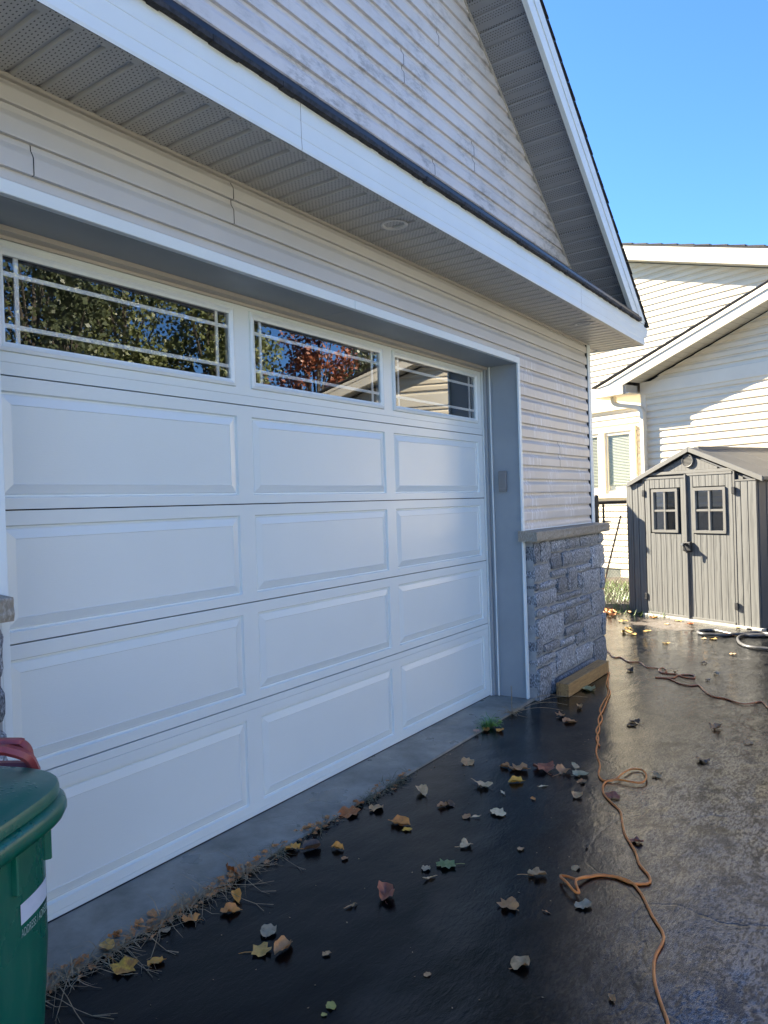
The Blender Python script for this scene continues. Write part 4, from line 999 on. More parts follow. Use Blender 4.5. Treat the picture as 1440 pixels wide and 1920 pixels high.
TREES = [
(7.6,-19,10.5,3.2,'tree_green','tall green tree across the street, left of the row',1,8840),
(10.0,-17.0,10.0,3.0,'tree_dark','dark green tree across the street, second of the row',2,8840),
(12.6,-16.5,9.5,2.8,'tree_green','green tree across the street beside the gap in the row',3,7800),
(9.0,-14.0,7.5,2.4,'tree_dark','low dark tree across the street in front of the row',4,6760),
(14.6,-13.6,7.6,1.5,'tree_green','slim green tree across the street at the sky gap',5,3900),
(17.0,-12.6,7.6,1.7,'tree_red','red orange maple across the street',6,4940),
(19.2,-12.3,8.6,1.8,'tree_dark','dark tree behind the red maple across the street',7,4680),
(15.2,-16.5,5.0,2.2,'tree_red','low rust coloured tree across the street below the sky gap',8,4680),
(21.5,-13.5,8.0,2.2,'tree_green','green tree across the street at the far right end of the row',9,3900),
(13.2,-19.5,9.0,3.0,'tree_dark','broad dark tree across the street in the second row, left',12,9000),
(17.0,-17.5,6.6,2.2,'tree_dark','dark tree across the street in the second row behind the maple',13,5000),
(12.9,-13.0,8.2,1.9,'tree_green','tall green tree across the street just left of the sky gap',15,8000),
(11.2,-14.6,6.8,2.0,'tree_green','round green tree across the street in front of the dark pair',14,6000),
(3.5,-20,10.0,3.4,'tree_dark','dark green tree across the street, far left end of the row',10,5720),
(12.0,-13.0,4.6,2.0,'tree_dark','low dark shrub like tree across the street in the middle',11,4160),
]
LEAVES = [
(2.374, -0.492, 0.082, 'ovate', 'tan', 'curled tan leaf nearest the concrete edge below the green weed'),
(2.111, -0.717, 0.097, 'rag', 'beige', 'pale folded leaf with thin stem right of the mossy strip'),
(1.88, -0.503, 0.079, 'curl', 'beige', 'pale cupped leaf touching the mossy strip'),
(1.802, -0.67, 0.056, 'curl', 'brown', 'brown left half of a curled leaf pair mid driveway'),
(1.829, -0.692, 0.051, 'curl', 'dark', 'dark arched leaf beside its brown twin mid driveway'),
(1.754, -0.818, 0.044, 'ovate', 'brown', 'small upright brown leaf with a hole left of a white sliver'),
(1.771, -0.858, 0.044, 'slim', 'pale', 'tiny white sliver leaf beside small brown upright leaf'),
(1.501, -0.336, 0.1, 'maple', 'rust', 'large rust ribbed leaf lying on the grassy concrete edge'),
(1.6, -0.312, 0.067, 'ovate', 'rust', 'dark rust leaf on top of the large ribbed leaf'),
(1.605, -0.415, 0.071, 'ovate', 'tan', 'tan heart shaped leaf beside the mossy strip'),
(1.532, -0.593, 0.086, 'curl', 'orange', 'arched light brown leaf with a yellow scrap at its foot'),
(1.496, -0.657, 0.04, 'ovate', 'yellow', 'small yellow scrap under the arched light brown leaf'),
(1.499, -0.95, 0.062, 'rag', 'beige', 'ragged beige leaf with long stem above green palmate leaf'),
(1.093, -0.345, 0.063, 'maple', 'amber', 'amber leaf lying where grass meets the concrete edge'),
(1.138, -0.409, 0.076, 'curl', 'dark', 'dark curled leaf with white rim next to an amber leaf'),
(1.196, -0.504, 0.049, 'curl', 'amber', 'small amber cup shaped leaf away from the concrete edge'),
(1.145, -0.586, 0.03, 'ovate', 'brown', 'tiny brown scrap below the small amber cupped leaf'),
(1.316, -0.962, 0.076, 'maple', 'green', 'green deeply cut palmate leaf, the only green one on asphalt'),
(1.248, -0.909, 0.042, 'ovate', 'grey', 'grey square leaf left of the green palmate leaf'),
(1.192, -0.958, 0.057, 'slim', 'pale', 'pale thin V shaped leaf below the grey square leaf'),
(0.993, -0.891, 0.09, 'curl', 'redbrown', 'big reddish brown curled leaf alone on black asphalt'),
(0.877, -0.82, 0.05, 'slim', 'tan', 'slim bent tan leaf left of the big reddish curled leaf'),
(0.596, -0.681, 0.062, 'ovate', 'grey', 'flat grey leaf above two yellowish leaves'),
(0.507, -0.735, 0.062, 'maple', 'ochre', 'ochre leaf with stem standing at left of a pair'),
(0.557, -0.787, 0.07, 'curl', 'tanbrown', 'folded brown leaf with long stem at right of a pair'),
(0.612, -0.924, 0.026, 'ovate', 'tan', 'small rolled tan leaf with upright stem on open asphalt'),
(0.7, -1.249, 0.021, 'ovate', 'tan', 'tiny tan triangle leaf on the darkest asphalt'),
(0.429, -1.087, 0.031, 'ovate', 'olive', 'small yellow green leaf near the bottom edge of the photo'),
(0.39, -1.095, 0.015, 'ovate', 'olive', 'tiny olive scrap under the yellow green leaf at the bottom'),
(2.412, -0.779, 0.102, 'maple', 'brown', 'broad brown leaf leading the row of leaves toward the cord'),
(2.41, -0.697, 0.052, 'curl', 'brown', 'small curled brown leaf at the left end of the leaf row'),
(2.481, -0.895, 0.114, 'maple', 'redbrown', 'pointed reddish leaf in the middle of the leaf row'),
(2.495, -0.995, 0.084, 'rag', 'brown', 'crumpled brown leaf right of the pointed reddish leaf'),
(2.592, -1.023, 0.091, 'slim', 'beige', 'long beige leaf at the top right of the leaf row'),
(2.501, -1.079, 0.078, 'ovate', 'greygreen', 'grey green flat leaf at the right end of the leaf row'),
(2.25, -0.84, 0.071, 'curl', 'yellow', 'bright yellow leaf below the leaf row'),
(2.416, -1.121, 0.049, 'rag', 'brown', 'small dark crumpled leaf below the grey green leaf'),
(2.266, -0.977, 0.054, 'slim', 'pale', 'thin pale sliver centred below the leaf row'),
(2.083, -0.842, 0.045, 'slim', 'pale', 'thin pale leaf right of the pale folded leaf'),
(2.236, -1.161, 0.067, 'curl', 'tan', 'tan pointed leaf at the edge of the bright wet reflection'),
(1.859, -0.925, 0.076, 'ovate', 'pale', 'flat pale beige oval leaf in the middle of the driveway'),
(2.093, -0.997, 0.026, 'ovate', 'orange', 'tiny orange scrap between leaf row and oval leaf'),
(1.592, -1.155, 0.033, 'ovate', 'tan', 'small tan scrap above the tan leaf with pointed end'),
(1.43, -1.293, 0.07, 'rag', 'tan', 'crumpled tan leaf with pointed end left of the cord loop'),
(1.563, -1.4, 0.037, 'ovate', 'tan', 'small tan leaf just above the left tip of the cord loop'),
(1.315, -1.515, 0.055, 'ovate', 'grey', 'rounded grey beige leaf just below the cord loop'),
(1.175, -1.293, 0.083, 'rag', 'tanbrown', 'dry brown leaf with long pale stem left of the rounded grey leaf'),
(1.213, -1.422, 0.03, 'slim', 'brown', 'thin brown sliver between dry leaf and rounded grey leaf'),
(3.435, -0.615, 0.085, 'rag', 'brown', 'curled brown leaf in front of the timber, upper of two joined'),
(3.352, -0.708, 0.082, 'curl', 'tanbrown', 'light brown leaf joined to a darker one in front of the timber'),
(3.697, -0.647, 0.062, 'curl', 'tan', 'small tan leaf right of the near end of the timber'),
(3.54, -1.065, 0.081, 'rag', 'dark', 'dark shrivelled leaf on the grey wet asphalt right of the cord'),
(2.315, -1.306, 0.067, 'ovate', 'redbrown', 'flat wet reddish leaf touching the cord on bright reflection'),
(1.905, -1.536, 0.053, 'rag', 'redbrown', 'crumpled dark leaf right of the cord below mid photo'),
(2.685, -1.419, 0.066, 'rag', 'tan', 'crumpled leaf right of the upper cord loop'),
(1.751, -1.377, 0.04, 'slim', 'dark', 'thin dark upright leaf on the bright wet patch'),
(4.179, -0.548, 0.12, 'ovate', 'palegreen', 'pale green leaf tucked under the timber'),
(0.89, -1.464, 0.063, 'ovate', 'tan', 'flat tan leaf lying alone near the lower middle'),
(0.89, -1.752, 0.026, 'curl', 'tanbrown', 'small round brown husk near the bottom left of the cord'),
(0.233, -0.298, 0.053, 'ovate', 'ochre', 'small ochre leaf above the large yellow leaf by the bin'),
(0.207, -0.428, 0.078, 'maple', 'yellowbig', 'large yellow and brown leaf in the dry grass nearest the bin'),
(0.285, -0.491, 0.048, 'ovate', 'amber', 'amber leaf just outside the dry grass right of the large yellow leaf'),
(0.441, -0.263, 0.038, 'ovate', 'tanbrown', 'round brown leaf lying on the concrete apron'),
(0.365, -0.296, 0.044, 'slim', 'tanbrown', 'slim brown leaf on the concrete apron below the round one'),
(0.409, -0.37, 0.04, 'ovate', 'grey', 'pale grey leaf at the foot of the dry grass'),
(0.506, -0.391, 0.06, 'maple', 'orange', 'orange brown leaf under the dry grass, middle of the strip'),
(0.797, -0.295, 0.071, 'curl', 'rust', 'rust leaf standing upright on top of the dry grass'),
(0.678, -0.313, 0.06, 'slim', 'rust', 'long rust leaf leaning in the dry grass'),
(0.689, -0.435, 0.059, 'curl', 'amber', 'folded amber leaf right of the dry grass'),
(0.619, -0.476, 0.065, 'curl', 'orange', 'orange curled leaf below the folded amber leaf'),
(2.932, -0.326, 0.067, 'rag', 'orange', 'orange brown leaf under the left of the green weed'),
(2.965, -0.405, 0.053, 'ovate', 'amber', 'light orange leaf under the middle of the green weed'),
(2.844, -0.3, 0.04, 'ovate', 'pink', 'pinkish leaf on the concrete left of the green weed'),
(6.836, -0.07, 0.081, 'ovate', 'gold', 'golden leaf, topmost of three left of the shed reflection'),
(6.608, -0.114, 0.112, 'ovate', 'gold', 'golden leaf, middle of three left of the shed reflection'),
(6.543, -0.194, 0.078, 'maple', 'gold', 'golden leaf, lowest of three left of the shed reflection'),
(6.788, -0.273, 0.074, 'ovate', 'gold', 'flat golden leaf on wet asphalt below the left shed door'),
(7.287, 0.127, 0.098, 'ovate', 'gold', 'golden leaf on the dry ground beside the stone corner'),
(7.683, -0.101, 0.088, 'ovate', 'amber', 'amber leaf at the sill of the left shed door'),
(7.568, -0.406, 0.079, 'ovate', 'gold', 'golden leaf at the sill where the shed doors meet'),
(7.304, -0.349, 0.059, 'ovate', 'beige', 'small beige leaf on the dry patch before the shed'),
(7.406, -0.572, 0.071, 'maple', 'vividorange', 'vivid orange leaf at the sill of the right shed door'),
(6.889, -1.061, 0.097, 'maple', 'vividorange', 'large vivid orange leaf lying against the black hose'),
(6.616, -0.958, 0.063, 'maple', 'gold', 'golden maple leaf on wet asphalt inside the hose curve'),
(6.606, -0.872, 0.042, 'ovate', 'beige', 'small beige leaf left of the golden maple leaf'),
(6.204, -0.61, 0.072, 'maple', 'gold', 'pale golden leaf alone on the wet asphalt before the shed'),
(5.942, -1.245, 0.057, 'ovate', 'beige', 'beige leaf on the wet asphalt below the hose end'),
(7.4, -1.049, 0.046, 'ovate', 'gold', 'tiny golden leaf at the sill near the right shed corner'),
(5.475, -1.09, 0.054, 'rag', 'dark', 'dark leaf on the wet asphalt above the far cord'),
(5.033, -0.96, 0.052, 'curl', 'brown', 'brown leaf beside the small ring of the far cord'),
(4.879, -1.238, 0.054, 'rag', 'dark', 'dark leaf right of the far cord bundle, lower one'),
(5.125, -1.254, 0.051, 'rag', 'grey', 'grey leaf right of the far cord bundle, upper one'),
(4.927, -0.634, 0.079, 'rag', 'dark', 'dark leaf left of the far cord beside the stone corner'),
(3.657, -1.516, 0.092, 'rag', 'brown', 'twisted brown leaf on grey asphalt at right'),
(3.463, -1.064, 0.054, 'ovate', 'dark', 'dark flat leaf joined to a shrivelled one right of the cord'),
(3.032, -1.567, 0.078, 'ovate', 'dark', 'dark folded leaf on the bright wet area at right'),
(3.457, -1.727, 0.061, 'rag', 'tan', 'light crumpled leaf near the right edge of the photo'),
(7.988, 0.123, 0.072, 'ovate', 'gold', 'golden leaf beside the left foot of the shed'),
]
# ============================================================ CORDS AND HOSES
def ground_tube(pts, r, m, name, label, cat, lift=0.0, sub=5, k=8, zf=None, parent=None):
    P3 = [Vector((x, y, -.015+r+lift)) for x, y in pts]
    P3 = catmull(P3, sub)
    P3 = [p+Vector((0,0,.004*max(0,noise.noise(Vector((p.x*5,p.y*5,1)))))) + (Vector((0,0,zf(p))) if zf else Vector()) for p in P3]
    o = MB().tube(P3, r, k).build(name, m, parent, smooth=True, angle=60)
    return tag(o, label, cat) if label else o
def loop_lift(p):
    d = (Vector((p.x,p.y))-Vector((2.60,-1.33))).length; e = (Vector((p.x,p.y))-Vector((1.40,-1.43))).length
    return .018*max(0,1-d/.16)+.022*max(0,1-e/.13)
cord = empty('extension_cord', 'orange extension cord twisted near the timber and looping down the driveway', 'cord')
ground_tube(CORD, .0048, M['cord'], 'cable', None, None, zf=loop_lift, parent=cord)
ground_tube(CORD_B, .0046, M['cord'], 'twisted_strand', None, None, lift=.003, parent=cord)
ground_tube(FAR_CORD, .0050, M['cord_far'], 'extension_cord', 'rust coloured cord snaking from the stone corner across the wet asphalt', 'cord')
ground_tube(HOSE_A, .016, M['hose'], 'garden_hose', 'black hose bent in a long loop in front of the right shed door', 'hose')
hz_ = ground_tube(HOSE_B, .015, M['hose'], 'garden_hose', 'black hose curl with pale metal end, nearest the right edge of the photo', 'hose')
ground_tube(CABLE, .006, M['hose'], 'cable', 'thin dark cable along the shed sill behind the hoses', 'cable')
# ============================================================ TIMBER
tb = MB()
tb.hexa([(3.905,-.497,-.013),(4.80,-.502,-.013),(4.80,-.408,-.013),(3.905,-.403,-.013),(3.905,-.497,.082),(4.80,-.502,.082),(4.80,-.408,.082),(3.905,-.403,.082)])
tag(tb.build('timber_block', M['timber'], bevel=.004, seg=2), 'short wet square timber lying against the right stone pillar', 'timber')
# ============================================================ GREEN CART
BC = Vector((-.7636,-1.1155)); HX, HY, RC = .2894, .2543, .235; BROT = -1.1062
def plan(t, inset=0.0):
    """rounded rectangle outline, t in 0..1 -> point and outward normal"""
    hx, hy, rc = HX-inset, HY-inset, max(.02, RC-inset)
    a = 2*math.pi*t
    # superellipse
    n = 4.3; c_, s_ = math.cos(a), math.sin(a)
    rr_ = (abs(c_/hx)**n+abs(s_/hy)**n)**(-1/n)
    p = Vector((rr_*c_, rr_*s_))
    q = Vector((p.x*math.cos(BROT)-p.y*math.sin(BROT), p.x*math.sin(BROT)+p.y*math.cos(BROT)))
    return BC+q
cart = empty('green_cart', 'green wheeled organics cart with red handle and address sticker by the left pillar', 'cart')
def lathe(prof, name, m, parent, n=72, smooth=True, ang=40, top=False):
    mb = MB(); loops = []
    for ins, z in prof: loops.append([(*plan(j/n, ins), z) for j in range(n)])
    for a, b in zip(loops[:-1], loops[1:]): mb.prism(a, b, caps=False)
    if top: mb.poly(loops[-1])
    return mb.build(name, m, parent, smooth=smooth, angle=ang)
ZT = CART_ZT
lathe([(.085,-.01),(.072,.02),(.0312,ZT-.26),(.0312,ZT-.05)], 'body', M['green'], cart)
lathe([(.030,ZT-.064),(.014,ZT-.062),(.004,ZT-.056),(.0,ZT-.047),(.0,ZT-.036),(.003,ZT-.028),(.010,ZT-.023),(.03,ZT-.021)], 'rim', M['green'], cart)
lathe([(.012,ZT-.022),(.009,ZT-.019),(.0095,ZT-.006),(.012,ZT-.001),(.018,ZT+.001),(.035,ZT+.002),(.040,ZT+.006),(.11,ZT+.009),(.20,ZT+.011),(.245,ZT+.011)], 'lid', M['green'], cart, top=True)
def surf(t, z):
    ins = .0312+(.072-.0312)*max(0,(ZT-.26-z))/(ZT-.28); return Vector((*plan(t, ins), z))
for t in CART_RIBS:
    a, b = surf(t, ZT-.2), surf(t+.006, ZT-.2); tdir = (b-a).normalized(); nrm_ = Vector((tdir.y,-tdir.x,0))
    MB().hexa([a+Vector((0,0,dz))+tdir*u+nrm_*v for dz in (.068,.145) for u, v in ((-.006,-.01),(.006,-.01),(.006,.010),(-.006,.010))]).build('bracket', M['green'], cart, bevel=.002)
# sticker and lettering wrapped on the body
t0, t1, zs0, zs1 = CART_STICKER
mb = MB(); n = 12
def sp_(u, z, lift):
    t = t0+(t1-t0)*u; p = surf(t, z); q = surf(t+.002, z); d = (q-p).normalized(); return p+Vector((d.y,-d.x,0))*lift
mb.strip([sp_(i/n, zs0, .0012) for i in range(n+1)], [sp_(i/n, zs1, .0012) for i in range(n+1)])
mb.build('sticker', M['sticker'], cart, smooth=True)
tc_ = bpy.data.curves.new('t', 'FONT'); tc_.body = 'ADDRESS / ADRESSE'; tc_.size = 1; tc_.align_x = 'LEFT'
to = bpy.data.objects.new('t', tc_); COL.objects.link(to)
dg = bpy.context.evaluated_depsgraph_get(); tm = bpy.data.meshes.new_from_object(to.evaluated_get(dg)); 
xs = [v.co.x for v in tm.vertices]; x0_, x1_ = min(xs), max(xs)
for v in tm.vertices:
    u = (v.co.x-x0_)/(x1_-x0_); h_ = v.co.y
    q = sp_(u if CART_DIR > 0 else 1-u, zs0-.020+h_*.0185, .0014); v.co = q
tm.materials.clear(); tm.materials.append(M['lettering'])
bpy.data.objects.remove(to); tx = bpy.data.objects.new('lettering', tm); COL.objects.link(tx); tx.parent = cart
# red handle
for pts, r_, nm in (([(-.449,-1.127,.953),(-.455,-1.120,.974),(-.457,-1.117,.992),(-.464,-1.109,1.004),(-.478,-1.091,1.008),(-.60,-.93,1.012)], .0085, 'handle_loop'),
                    ([(-.453,-1.135,.954),(-.470,-1.140,.986),(-.490,-1.121,1.000),(-.512,-1.094,1.004),(-.62,-.96,1.004)], .010, 'handle_inner_loop'),
                    ([(-.447,-1.105,.950),(-.463,-1.085,.957),(-.60,-.905,.960)], .011, 'handle_base')):
    pts = [Vector(p)+Vector(CART_HOFF) for p in pts]
    MB().tube(catmull(pts, 6), r_, 6).build(nm, M['red'], cart, smooth=True, angle=50)
# ============================================================ FALLEN LEAVES
def leaf_mesh(kind, s, rg):
    n = 18; out = []
    for i in range(n):
        a = 2*math.pi*i/n; 
        if kind == 'maple': r_ = .34+.16*abs(math.cos(2.5*a+math.pi/2*0))**.7 + (.05 if i % 2 else -.05)
        elif kind == 'slim': r_ = .5/math.sqrt((math.cos(a))**2+(math.sin(a)/.22)**2)
        elif kind == 'rag': r_ = .26+.24*rg.random()
        else: r_ = .5/math.sqrt(math.cos(a)**2+(math.sin(a)/.8)**2)*(1+.10*math.cos(a)+.11*rg.uniform(-1,1))
        out.append((r_*math.cos(a), r_*math.sin(a)))
    curl = {'curl':.85,'rag':.5,'maple':.2,'ovate':.14,'slim':.3}[kind]*rg.uniform(.6,1.3)
    fold = rg.uniform(.03,.26)*(1 if kind != 'ovate' else .6)
    sx = rg.uniform(-.5,.5)
    def lift(x, y):
        z = curl*(abs(y)**1.5)*1.0 + fold*abs(y)*.6 + .35*curl*max(0,x-sx*.3)**2 + .05*math.sin(9*x+sx*9)*abs(y)*2
        z += .17*noise.noise(Vector((x*4.5,y*4.5,sx*40)))+.07*noise.noise(Vector((x*11,y*11,sx*40)))
        return z
    v = [(0,0,lift(0,0))]; f = []
    for ring_ in (.55, 1.0):
        for x, y in out:
            X_, Y_ = x*ring_, y*ring_; z = lift(X_, Y_)
            sh = 1-min(.45, curl*.35*abs(Y_)*2)
            v.append((X_, Y_*sh, z))
    for i in range(n):
        j = (i+1) % n; f.append((0,1+i,1+j)); f.append((1+i,1+n+i,1+n+j,1+j))
    mz = min(p[2] for p in v); v = [(p[0]*s,p[1]*s,(p[2]-mz)*s) for p in v]
    # stem
    b = len(v); ln = rg.uniform(.2,.6) if kind in ('maple','rag') and rg.random() < .6 else .05
    for q, (x, z, y) in enumerate(((-.36,.03,0),(-.5-ln*.5,.05,.05*sx),(-.5-ln,.01+.08*rg.random(),.2*sx))):
        for dy, dz in ((-.012,0),(.012,0),(0,.02)): v.append((x*s,(y+dy)*s,(z+dz)*s))
    for q in range(2):
        for j in range(3):
            jj = (j+1)%3; f.append((b+q*3+j,b+q*3+jj,b+q*3+3+jj,b+q*3+3+j))
    return v, f
for idx, (x, y, s, kind, colr, lab) in enumerate(LEAVES):
    rg = random.Random(100+idx); v, f = leaf_mesh(kind, s*1.12, rg)
    me = bpy.data.meshes.new('fallen_leaf'); me.from_pydata(v, [], f); me.materials.append(M['leaf_'+colr])
    for p in me.polygons: p.use_smooth = True
    o = bpy.data.objects.new('fallen_leaf', me); COL.objects.link(o)
    zb = 0.0 if (y > -.31 and x < 3.7) else -.0145
    o.location = (x, y, zb+.001); o.rotation_euler = (rg.uniform(-.12,.12)+(.9 if 'standing upright' in lab else 0), rg.uniform(-.12,.12), rg.uniform(0, 6.28))
    tag(o, lab, 'leaf')
# tiny debris
mb = MB(); rg = random.Random(5)
for k in range(420):
    x, y = rg.uniform(-.1,6.5), -rg.uniform(.32,2.2)**1.0
    if k % 3 == 0: y = -.31-abs(rg.gauss(0,.03)); x = rg.uniform(-.2,3.6)
    r_ = rg.uniform(.0012,.0045); a = rg.random()*6.28; q = Vector((x,y,-.0135))
    d = Vector((math.cos(a),math.sin(a),0)); e = Vector((-d.y,d.x,0))*rg.uniform(.25,.9)
    mb.poly([q-d*r_, q+e*r_, q+d*r_+Vector((0,0,r_*.6)), q-e*r_])
tag(mb.build('ground_debris', M['dry'], None), kind='stuff')
# ============================================================ DRY GRASS ALONG THE APRON
def blade(mb, p, d, ln, w_, droop, rg):
    p = Vector(p); d = Vector(d).normalized(); side = d.cross(Vector((0,0,1))).normalized(); n = 4; prev = None
    for i in range(n+1):
        t = i/n; q = p+d*ln*t+Vector((0,0,-droop*ln*t*t))
        q += side*(.06*ln*math.sin(t*3+rg.random()*2))
        if q.z < -.012: q.z = -.012+.002*rg.random()
        ww = w_*(1-t*.8); a, b = q-side*ww, q+side*ww
        if prev: mb.quad(prev[0], prev[1], b, a)
        prev = (a, b)
def tuft(name, x, y, rad, n, ln, m, label, seed, up=.55, wdt=.0014, stems=0):
    rg = random.Random(seed); root = empty(name, label, 'grass'); root.location = (x, y, 0)
    mb = MB()
    for k in range(int(n*1.25)):
        px_ = x+rg.gauss(0,rad); py_ = y+rg.gauss(0,.020); a = rg.uniform(0,6.28)
        blade(mb, (px_-x,py_-y,-.008), (math.cos(a),math.sin(a)*.8-.1,rg.uniform(.05,up*2)), ln*rg.uniform(.25,1.5)*(1.5 if rg.random() < .12 else 1), wdt*rg.uniform(.6,1.8), rg.uniform(.3,1.1), rg)
    o = mb.build('blades', m, root); o['kind'] = 'stuff'
    if stems:
        mb = MB()
        for k in range(stems):
            a = rg.uniform(-2.6,-.3); l_ = ln*rg.uniform(1.6,2.6)
            d = Vector((math.cos(a),math.sin(a),.25)).normalized(); p0 = Vector((rg.gauss(0,rad),0,0)); pts = [p0+d*l_*t-Vector((0,0,.38*l_*t*t)) for t in (0,.25,.5,.75,1)]
            pts = [Vector((p.x,p.y,max(p.z,-.012))) for p in pts]
            mb.tube(pts, .0011, 4, caps=False)
            for b_ in range(3):
                d2 = Vector((math.cos(a+rg.uniform(-.7,.7)),math.sin(a+rg.uniform(-.7,.7)),0)); mb.tube([pts[-1],pts[-1]+d2*l_*.3+Vector((0,0,.003))], .0007, 3, caps=False)
        mb.build('seed_stem', M['dry'], root)
    return root
for row in TUFTS: tuft(*row)
rg = random.Random(77)
for cx_, n_l, lab_ in ((.12,46,'brown leaf crumbs under the dry grass nearest the green cart'),(.42,60,'brown leaf crumbs under the dry grass in the middle of the strip'),(.78,60,'brown leaf crumbs near the standing rust leaf'),(1.25,34,'brown leaf crumbs around the amber leaf'),(1.85,26,'brown leaf crumbs at the mossy strip')):
    mb = MB()
    for k in range(n_l):
        x = cx_+rg.gauss(0,.11); y = -.312+rg.gauss(0,.022); v, f = leaf_mesh(rg.choice(['rag','curl','slim']), rg.uniform(.012,.036), rg); a = rg.random()*6.28; ca, sa = math.cos(a), math.sin(a); b = len(mb.v)
        zz = (-.004 if y > -.31 else -.014)+abs(rg.gauss(0,.006))
        mb.v += [(x+p[0]*ca-p[1]*sa, y+p[0]*sa+p[1]*ca, zz+p[2]) for p in v]; mb.f += [tuple(b+i for i in q) for q in f]
    q_ = mb.build('leaf_litter', M['leaf_'+rg.choice(['brown','tanbrown','brown'])]); tag(q_, kind='stuff')
# green weed
wx, wy = WEED
wd = empty('green_weed', 'green leafy weed growing from the crack at the concrete edge', 'plant'); wd.location = (wx, wy, 0)
rg = random.Random(11)
for k in range(120):
    mb = MB(); a = rg.uniform(0,6.28); blade(mb, (rg.gauss(0,.022),rg.gauss(0,.012),-.008), (math.cos(a)*.8,math.sin(a)*.7,rg.uniform(.35,1.3)), rg.uniform(.05,.13), rg.uniform(.002,.005), rg.uniform(.1,.7), rg)
    mb.build('leaf', M['weed'], wd)
for k, (dx, dy, z, s) in enumerate(((.07,-.045,.014,.042),(.085,-.02,.028,.034),(.05,-.055,.008,.036),(-.01,-.05,.008,.034),(.03,-.03,.03,.03))):
    v, f = leaf_mesh('ovate', s, random.Random(k)); me = bpy.data.meshes.new('leaf'); me.from_pydata(v,[],f); me.materials.append(M['weedlight']); o = bpy.data.objects.new('leaf', me); COL.objects.link(o); o.parent = wd; o.location = (dx,dy,z); o.rotation_euler = (.3,.2,k*1.7)
# spidery dry weed with trailing stems by the jamb
sx_, sy_ = SPIDER
sw_ = empty('dry_weed', 'straw coloured spidery weed with trailing stems below the right jamb', 'plant'); sw_.location = (sx_, sy_, 0)
rg = random.Random(21); mb = MB()
for k in range(34):
    a = rg.uniform(0,6.28); l_ = rg.uniform(.05,.14); d = Vector((math.cos(a),math.sin(a),rg.uniform(.3,1.6))).normalized()
    pts = [Vector((rg.gauss(0,.012),rg.gauss(0,.008),-.008))+d*l_*t-Vector((0,0,.45*l_*t*t)) for t in (0,.3,.6,1)]; mb.tube([Vector((p.x,p.y,max(p.z,-.012))) for p in pts], .0011, 3, caps=False)
mb.build('stems', M['dry'], sw_)
for k, (ex_, ey_, hgt) in enumerate(((.55,-.16,.06),(.36,-.25,.045),(.22,-.27,.03),(.62,-.30,.05),(-.05,-.03,.2),(.06,.03,.17))):
    pts = [Vector((ex_*t, ey_*t, hgt*math.sin(math.pi*min(t,1)*(.98 if k < 4 else .5))-.008)) for t in (0,.15,.3,.5,.7,.85,1)]
    MB().tube(catmull(pts,3), .0014, 4, caps=False).build('trailing_stem', M['dry'], sw_)
# ============================================================ LAWN GRASS AND LEAF PILE BY THE FENCE
mb = MB(); rg = random.Random(9)
for k in range(9000):
    x = rg.uniform(7.5, 11.0); y = rg.uniform(-.6, 4.2)
    if x < 7.75 and y < .7: continue
    z = lawn_z(x, y)-.03
    if (Vector((x,y))-Vector((7.70,.62))).length < .28 and rg.random() < .8: continue
    a = rg.uniform(0,6.28); blade(mb, (x,y,z), (math.cos(a)*.5,math.sin(a)*.5,1), rg.uniform(.06,.17), .0035, rg.uniform(.1,.7), rg)
tag(mb.build('lawn_grass', M['grass']), kind='stuff')
mb = MB(); rg = random.Random(19)
for k in range(150):
    c_ = (7.72,.62) if k < 200 else (7.62,.05); x = c_[0]+rg.gauss(0,.13); y = c_[1]+rg.gauss(0,.16 if k < 200 else .2)
    v, f = leaf_mesh('maple' if k % 2 else 'curl', rg.uniform(.04,.075), rg); a = rg.random()*6.28; ca, sa = math.cos(a), math.sin(a); b = len(mb.v)
    zz = -.008+abs(rg.gauss(0,.03))*(1 if k < 200 else .15)
    mb.v += [(x+p[0]*ca-p[1]*sa, y+p[0]*sa+p[1]*ca, zz+p[2]) for p in v]; mb.f += [tuple(b+i for i in q) for q in f]
tag(mb.build('leaf_pile', M['leaf_tanbrown']), kind='stuff')
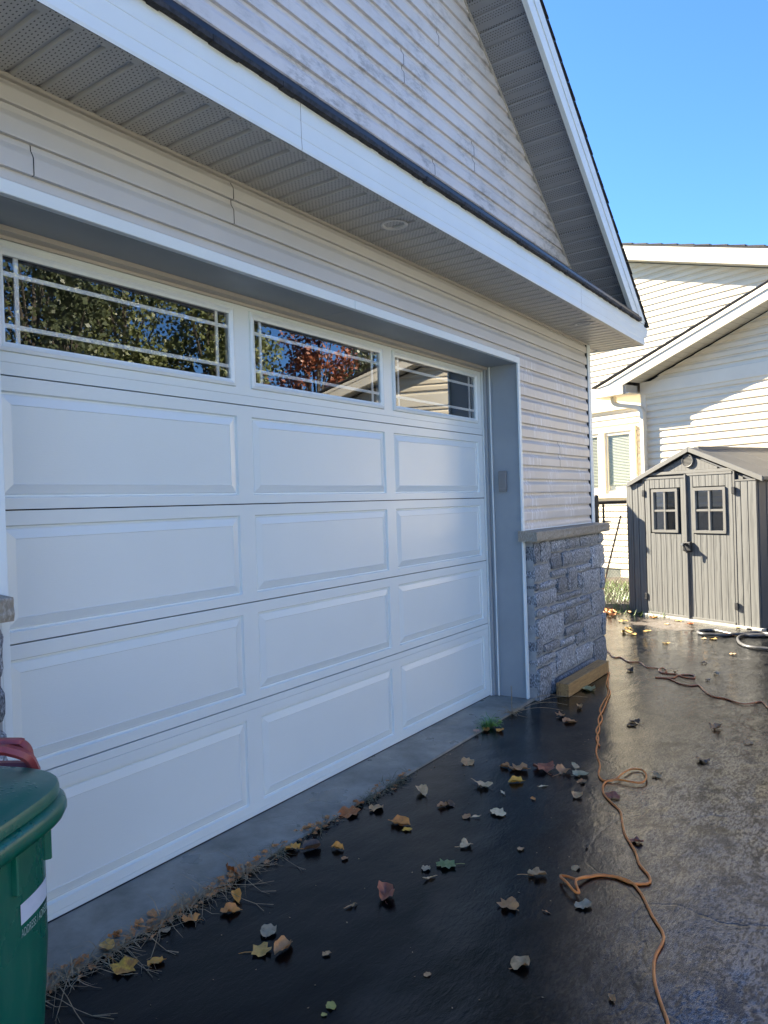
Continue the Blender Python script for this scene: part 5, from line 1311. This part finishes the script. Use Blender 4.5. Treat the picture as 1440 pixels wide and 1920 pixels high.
# ============================================================ TREES ACROSS THE STREET (seen in the door glass and the wet asphalt)
def tree(x, y, h, cr_, m, label, seed, n=2600):
    rg = random.Random(seed); root = empty('tree', label, 'tree'); root.location = (x, y, 0)
    mb = MB(); mb.tube([(0,0,-.2),(.05,.02,h*.3),(.0,.08,h*.6),(.1,.0,h*.85)], .16, 8, rfun=lambda t: 1-.8*t)
    blobs = []
    for k in range(40):
        a = rg.uniform(0,6.28); hh = h*rg.uniform(.12,.98); rr_ = cr_*(1-abs(hh/h-.55)*1.25)*rg.uniform(.35,1.0)
        q = Vector((rr_*math.cos(a), rr_*math.sin(a), hh)); blobs.append((q, cr_*rg.uniform(.22,.42)))
        mb.tube([(0,0,hh*.6),(q.x*.5,q.y*.5,hh*.82),tuple(q)], .05, 5, rfun=lambda t: 1-.8*t, caps=False)
    mb.build('trunk', M['bark'], root)
    mb = MB()
    for k in range(int(n*1.5)):
        q, r_ = blobs[k % len(blobs)]
        d = Vector((rg.gauss(0,1),rg.gauss(0,1),rg.gauss(0,.8))); d = d.normalized()*r_*(rg.random()**.4)
        p = q+d; s = rg.uniform(.04,.09); u_ = Vector((rg.gauss(0,1),rg.gauss(0,1),rg.gauss(0,1))).normalized(); w2 = u_.cross(Vector((rg.gauss(0,1),rg.gauss(0,1),rg.gauss(0,1)))).normalized()
        mb.quad(p-u_*s, p-w2*s*.7, p+u_*s, p+w2*s*.7)
    o = mb.build('crown', m, root); return root
for row in TREES: tree(row[0], row[1], row[2], row[3], M[row[4]], row[5], row[6], row[7])

# ============================================================ HOUSES ACROSS THE STREET (unseen, added for warm bounce light)
def added_house(x, y, w_, d_, hw, label, seed):
    root = empty('house', label, 'house'); root.location = (x, y, 0); rg = random.Random(seed)
    MB().box(-w_/2,w_/2,-d_,0,-.2,hw).build('wall', M['facade'], root)
    MB().prism([(-w_/2-.4,.5,hw),(-w_/2-.4,-d_/2,hw+2.4),(-w_/2-.4,-d_-.5,hw)],[(w_/2+.4,.5,hw),(w_/2+.4,-d_/2,hw+2.4),(w_/2+.4,-d_-.5,hw)]).build('roof', M['shingle'], root)
    for k in range(4):
        xx = -w_/2+w_*(k+.5)/4
        f = MB().box(xx-.7,xx+.7,.002,.06,1.0 if k else 0.0,2.3).build('window' if k else 'door', M['white'], root)
        MB().box(xx-.6,xx+.6,.061,.066,1.1 if k else .1,2.2).build('pane', M['shed_dark'], f)
for i_, (x, y, w_, lab) in enumerate(((-22,-23,13,'unseen cream house added across the street for bounce light, furthest left'),(-6,-24,14,'unseen cream house added across the street for bounce light, facing the garage door'),(9,-26,12,'unseen cream house added across the street for bounce light, behind the tree row'),(24,-27,13,'unseen cream house added across the street for bounce light, right end of the tree row'))):
    added_house(x, y, w_, 9, 5.4 if i_ < 2 else 3.6, lab, i_)
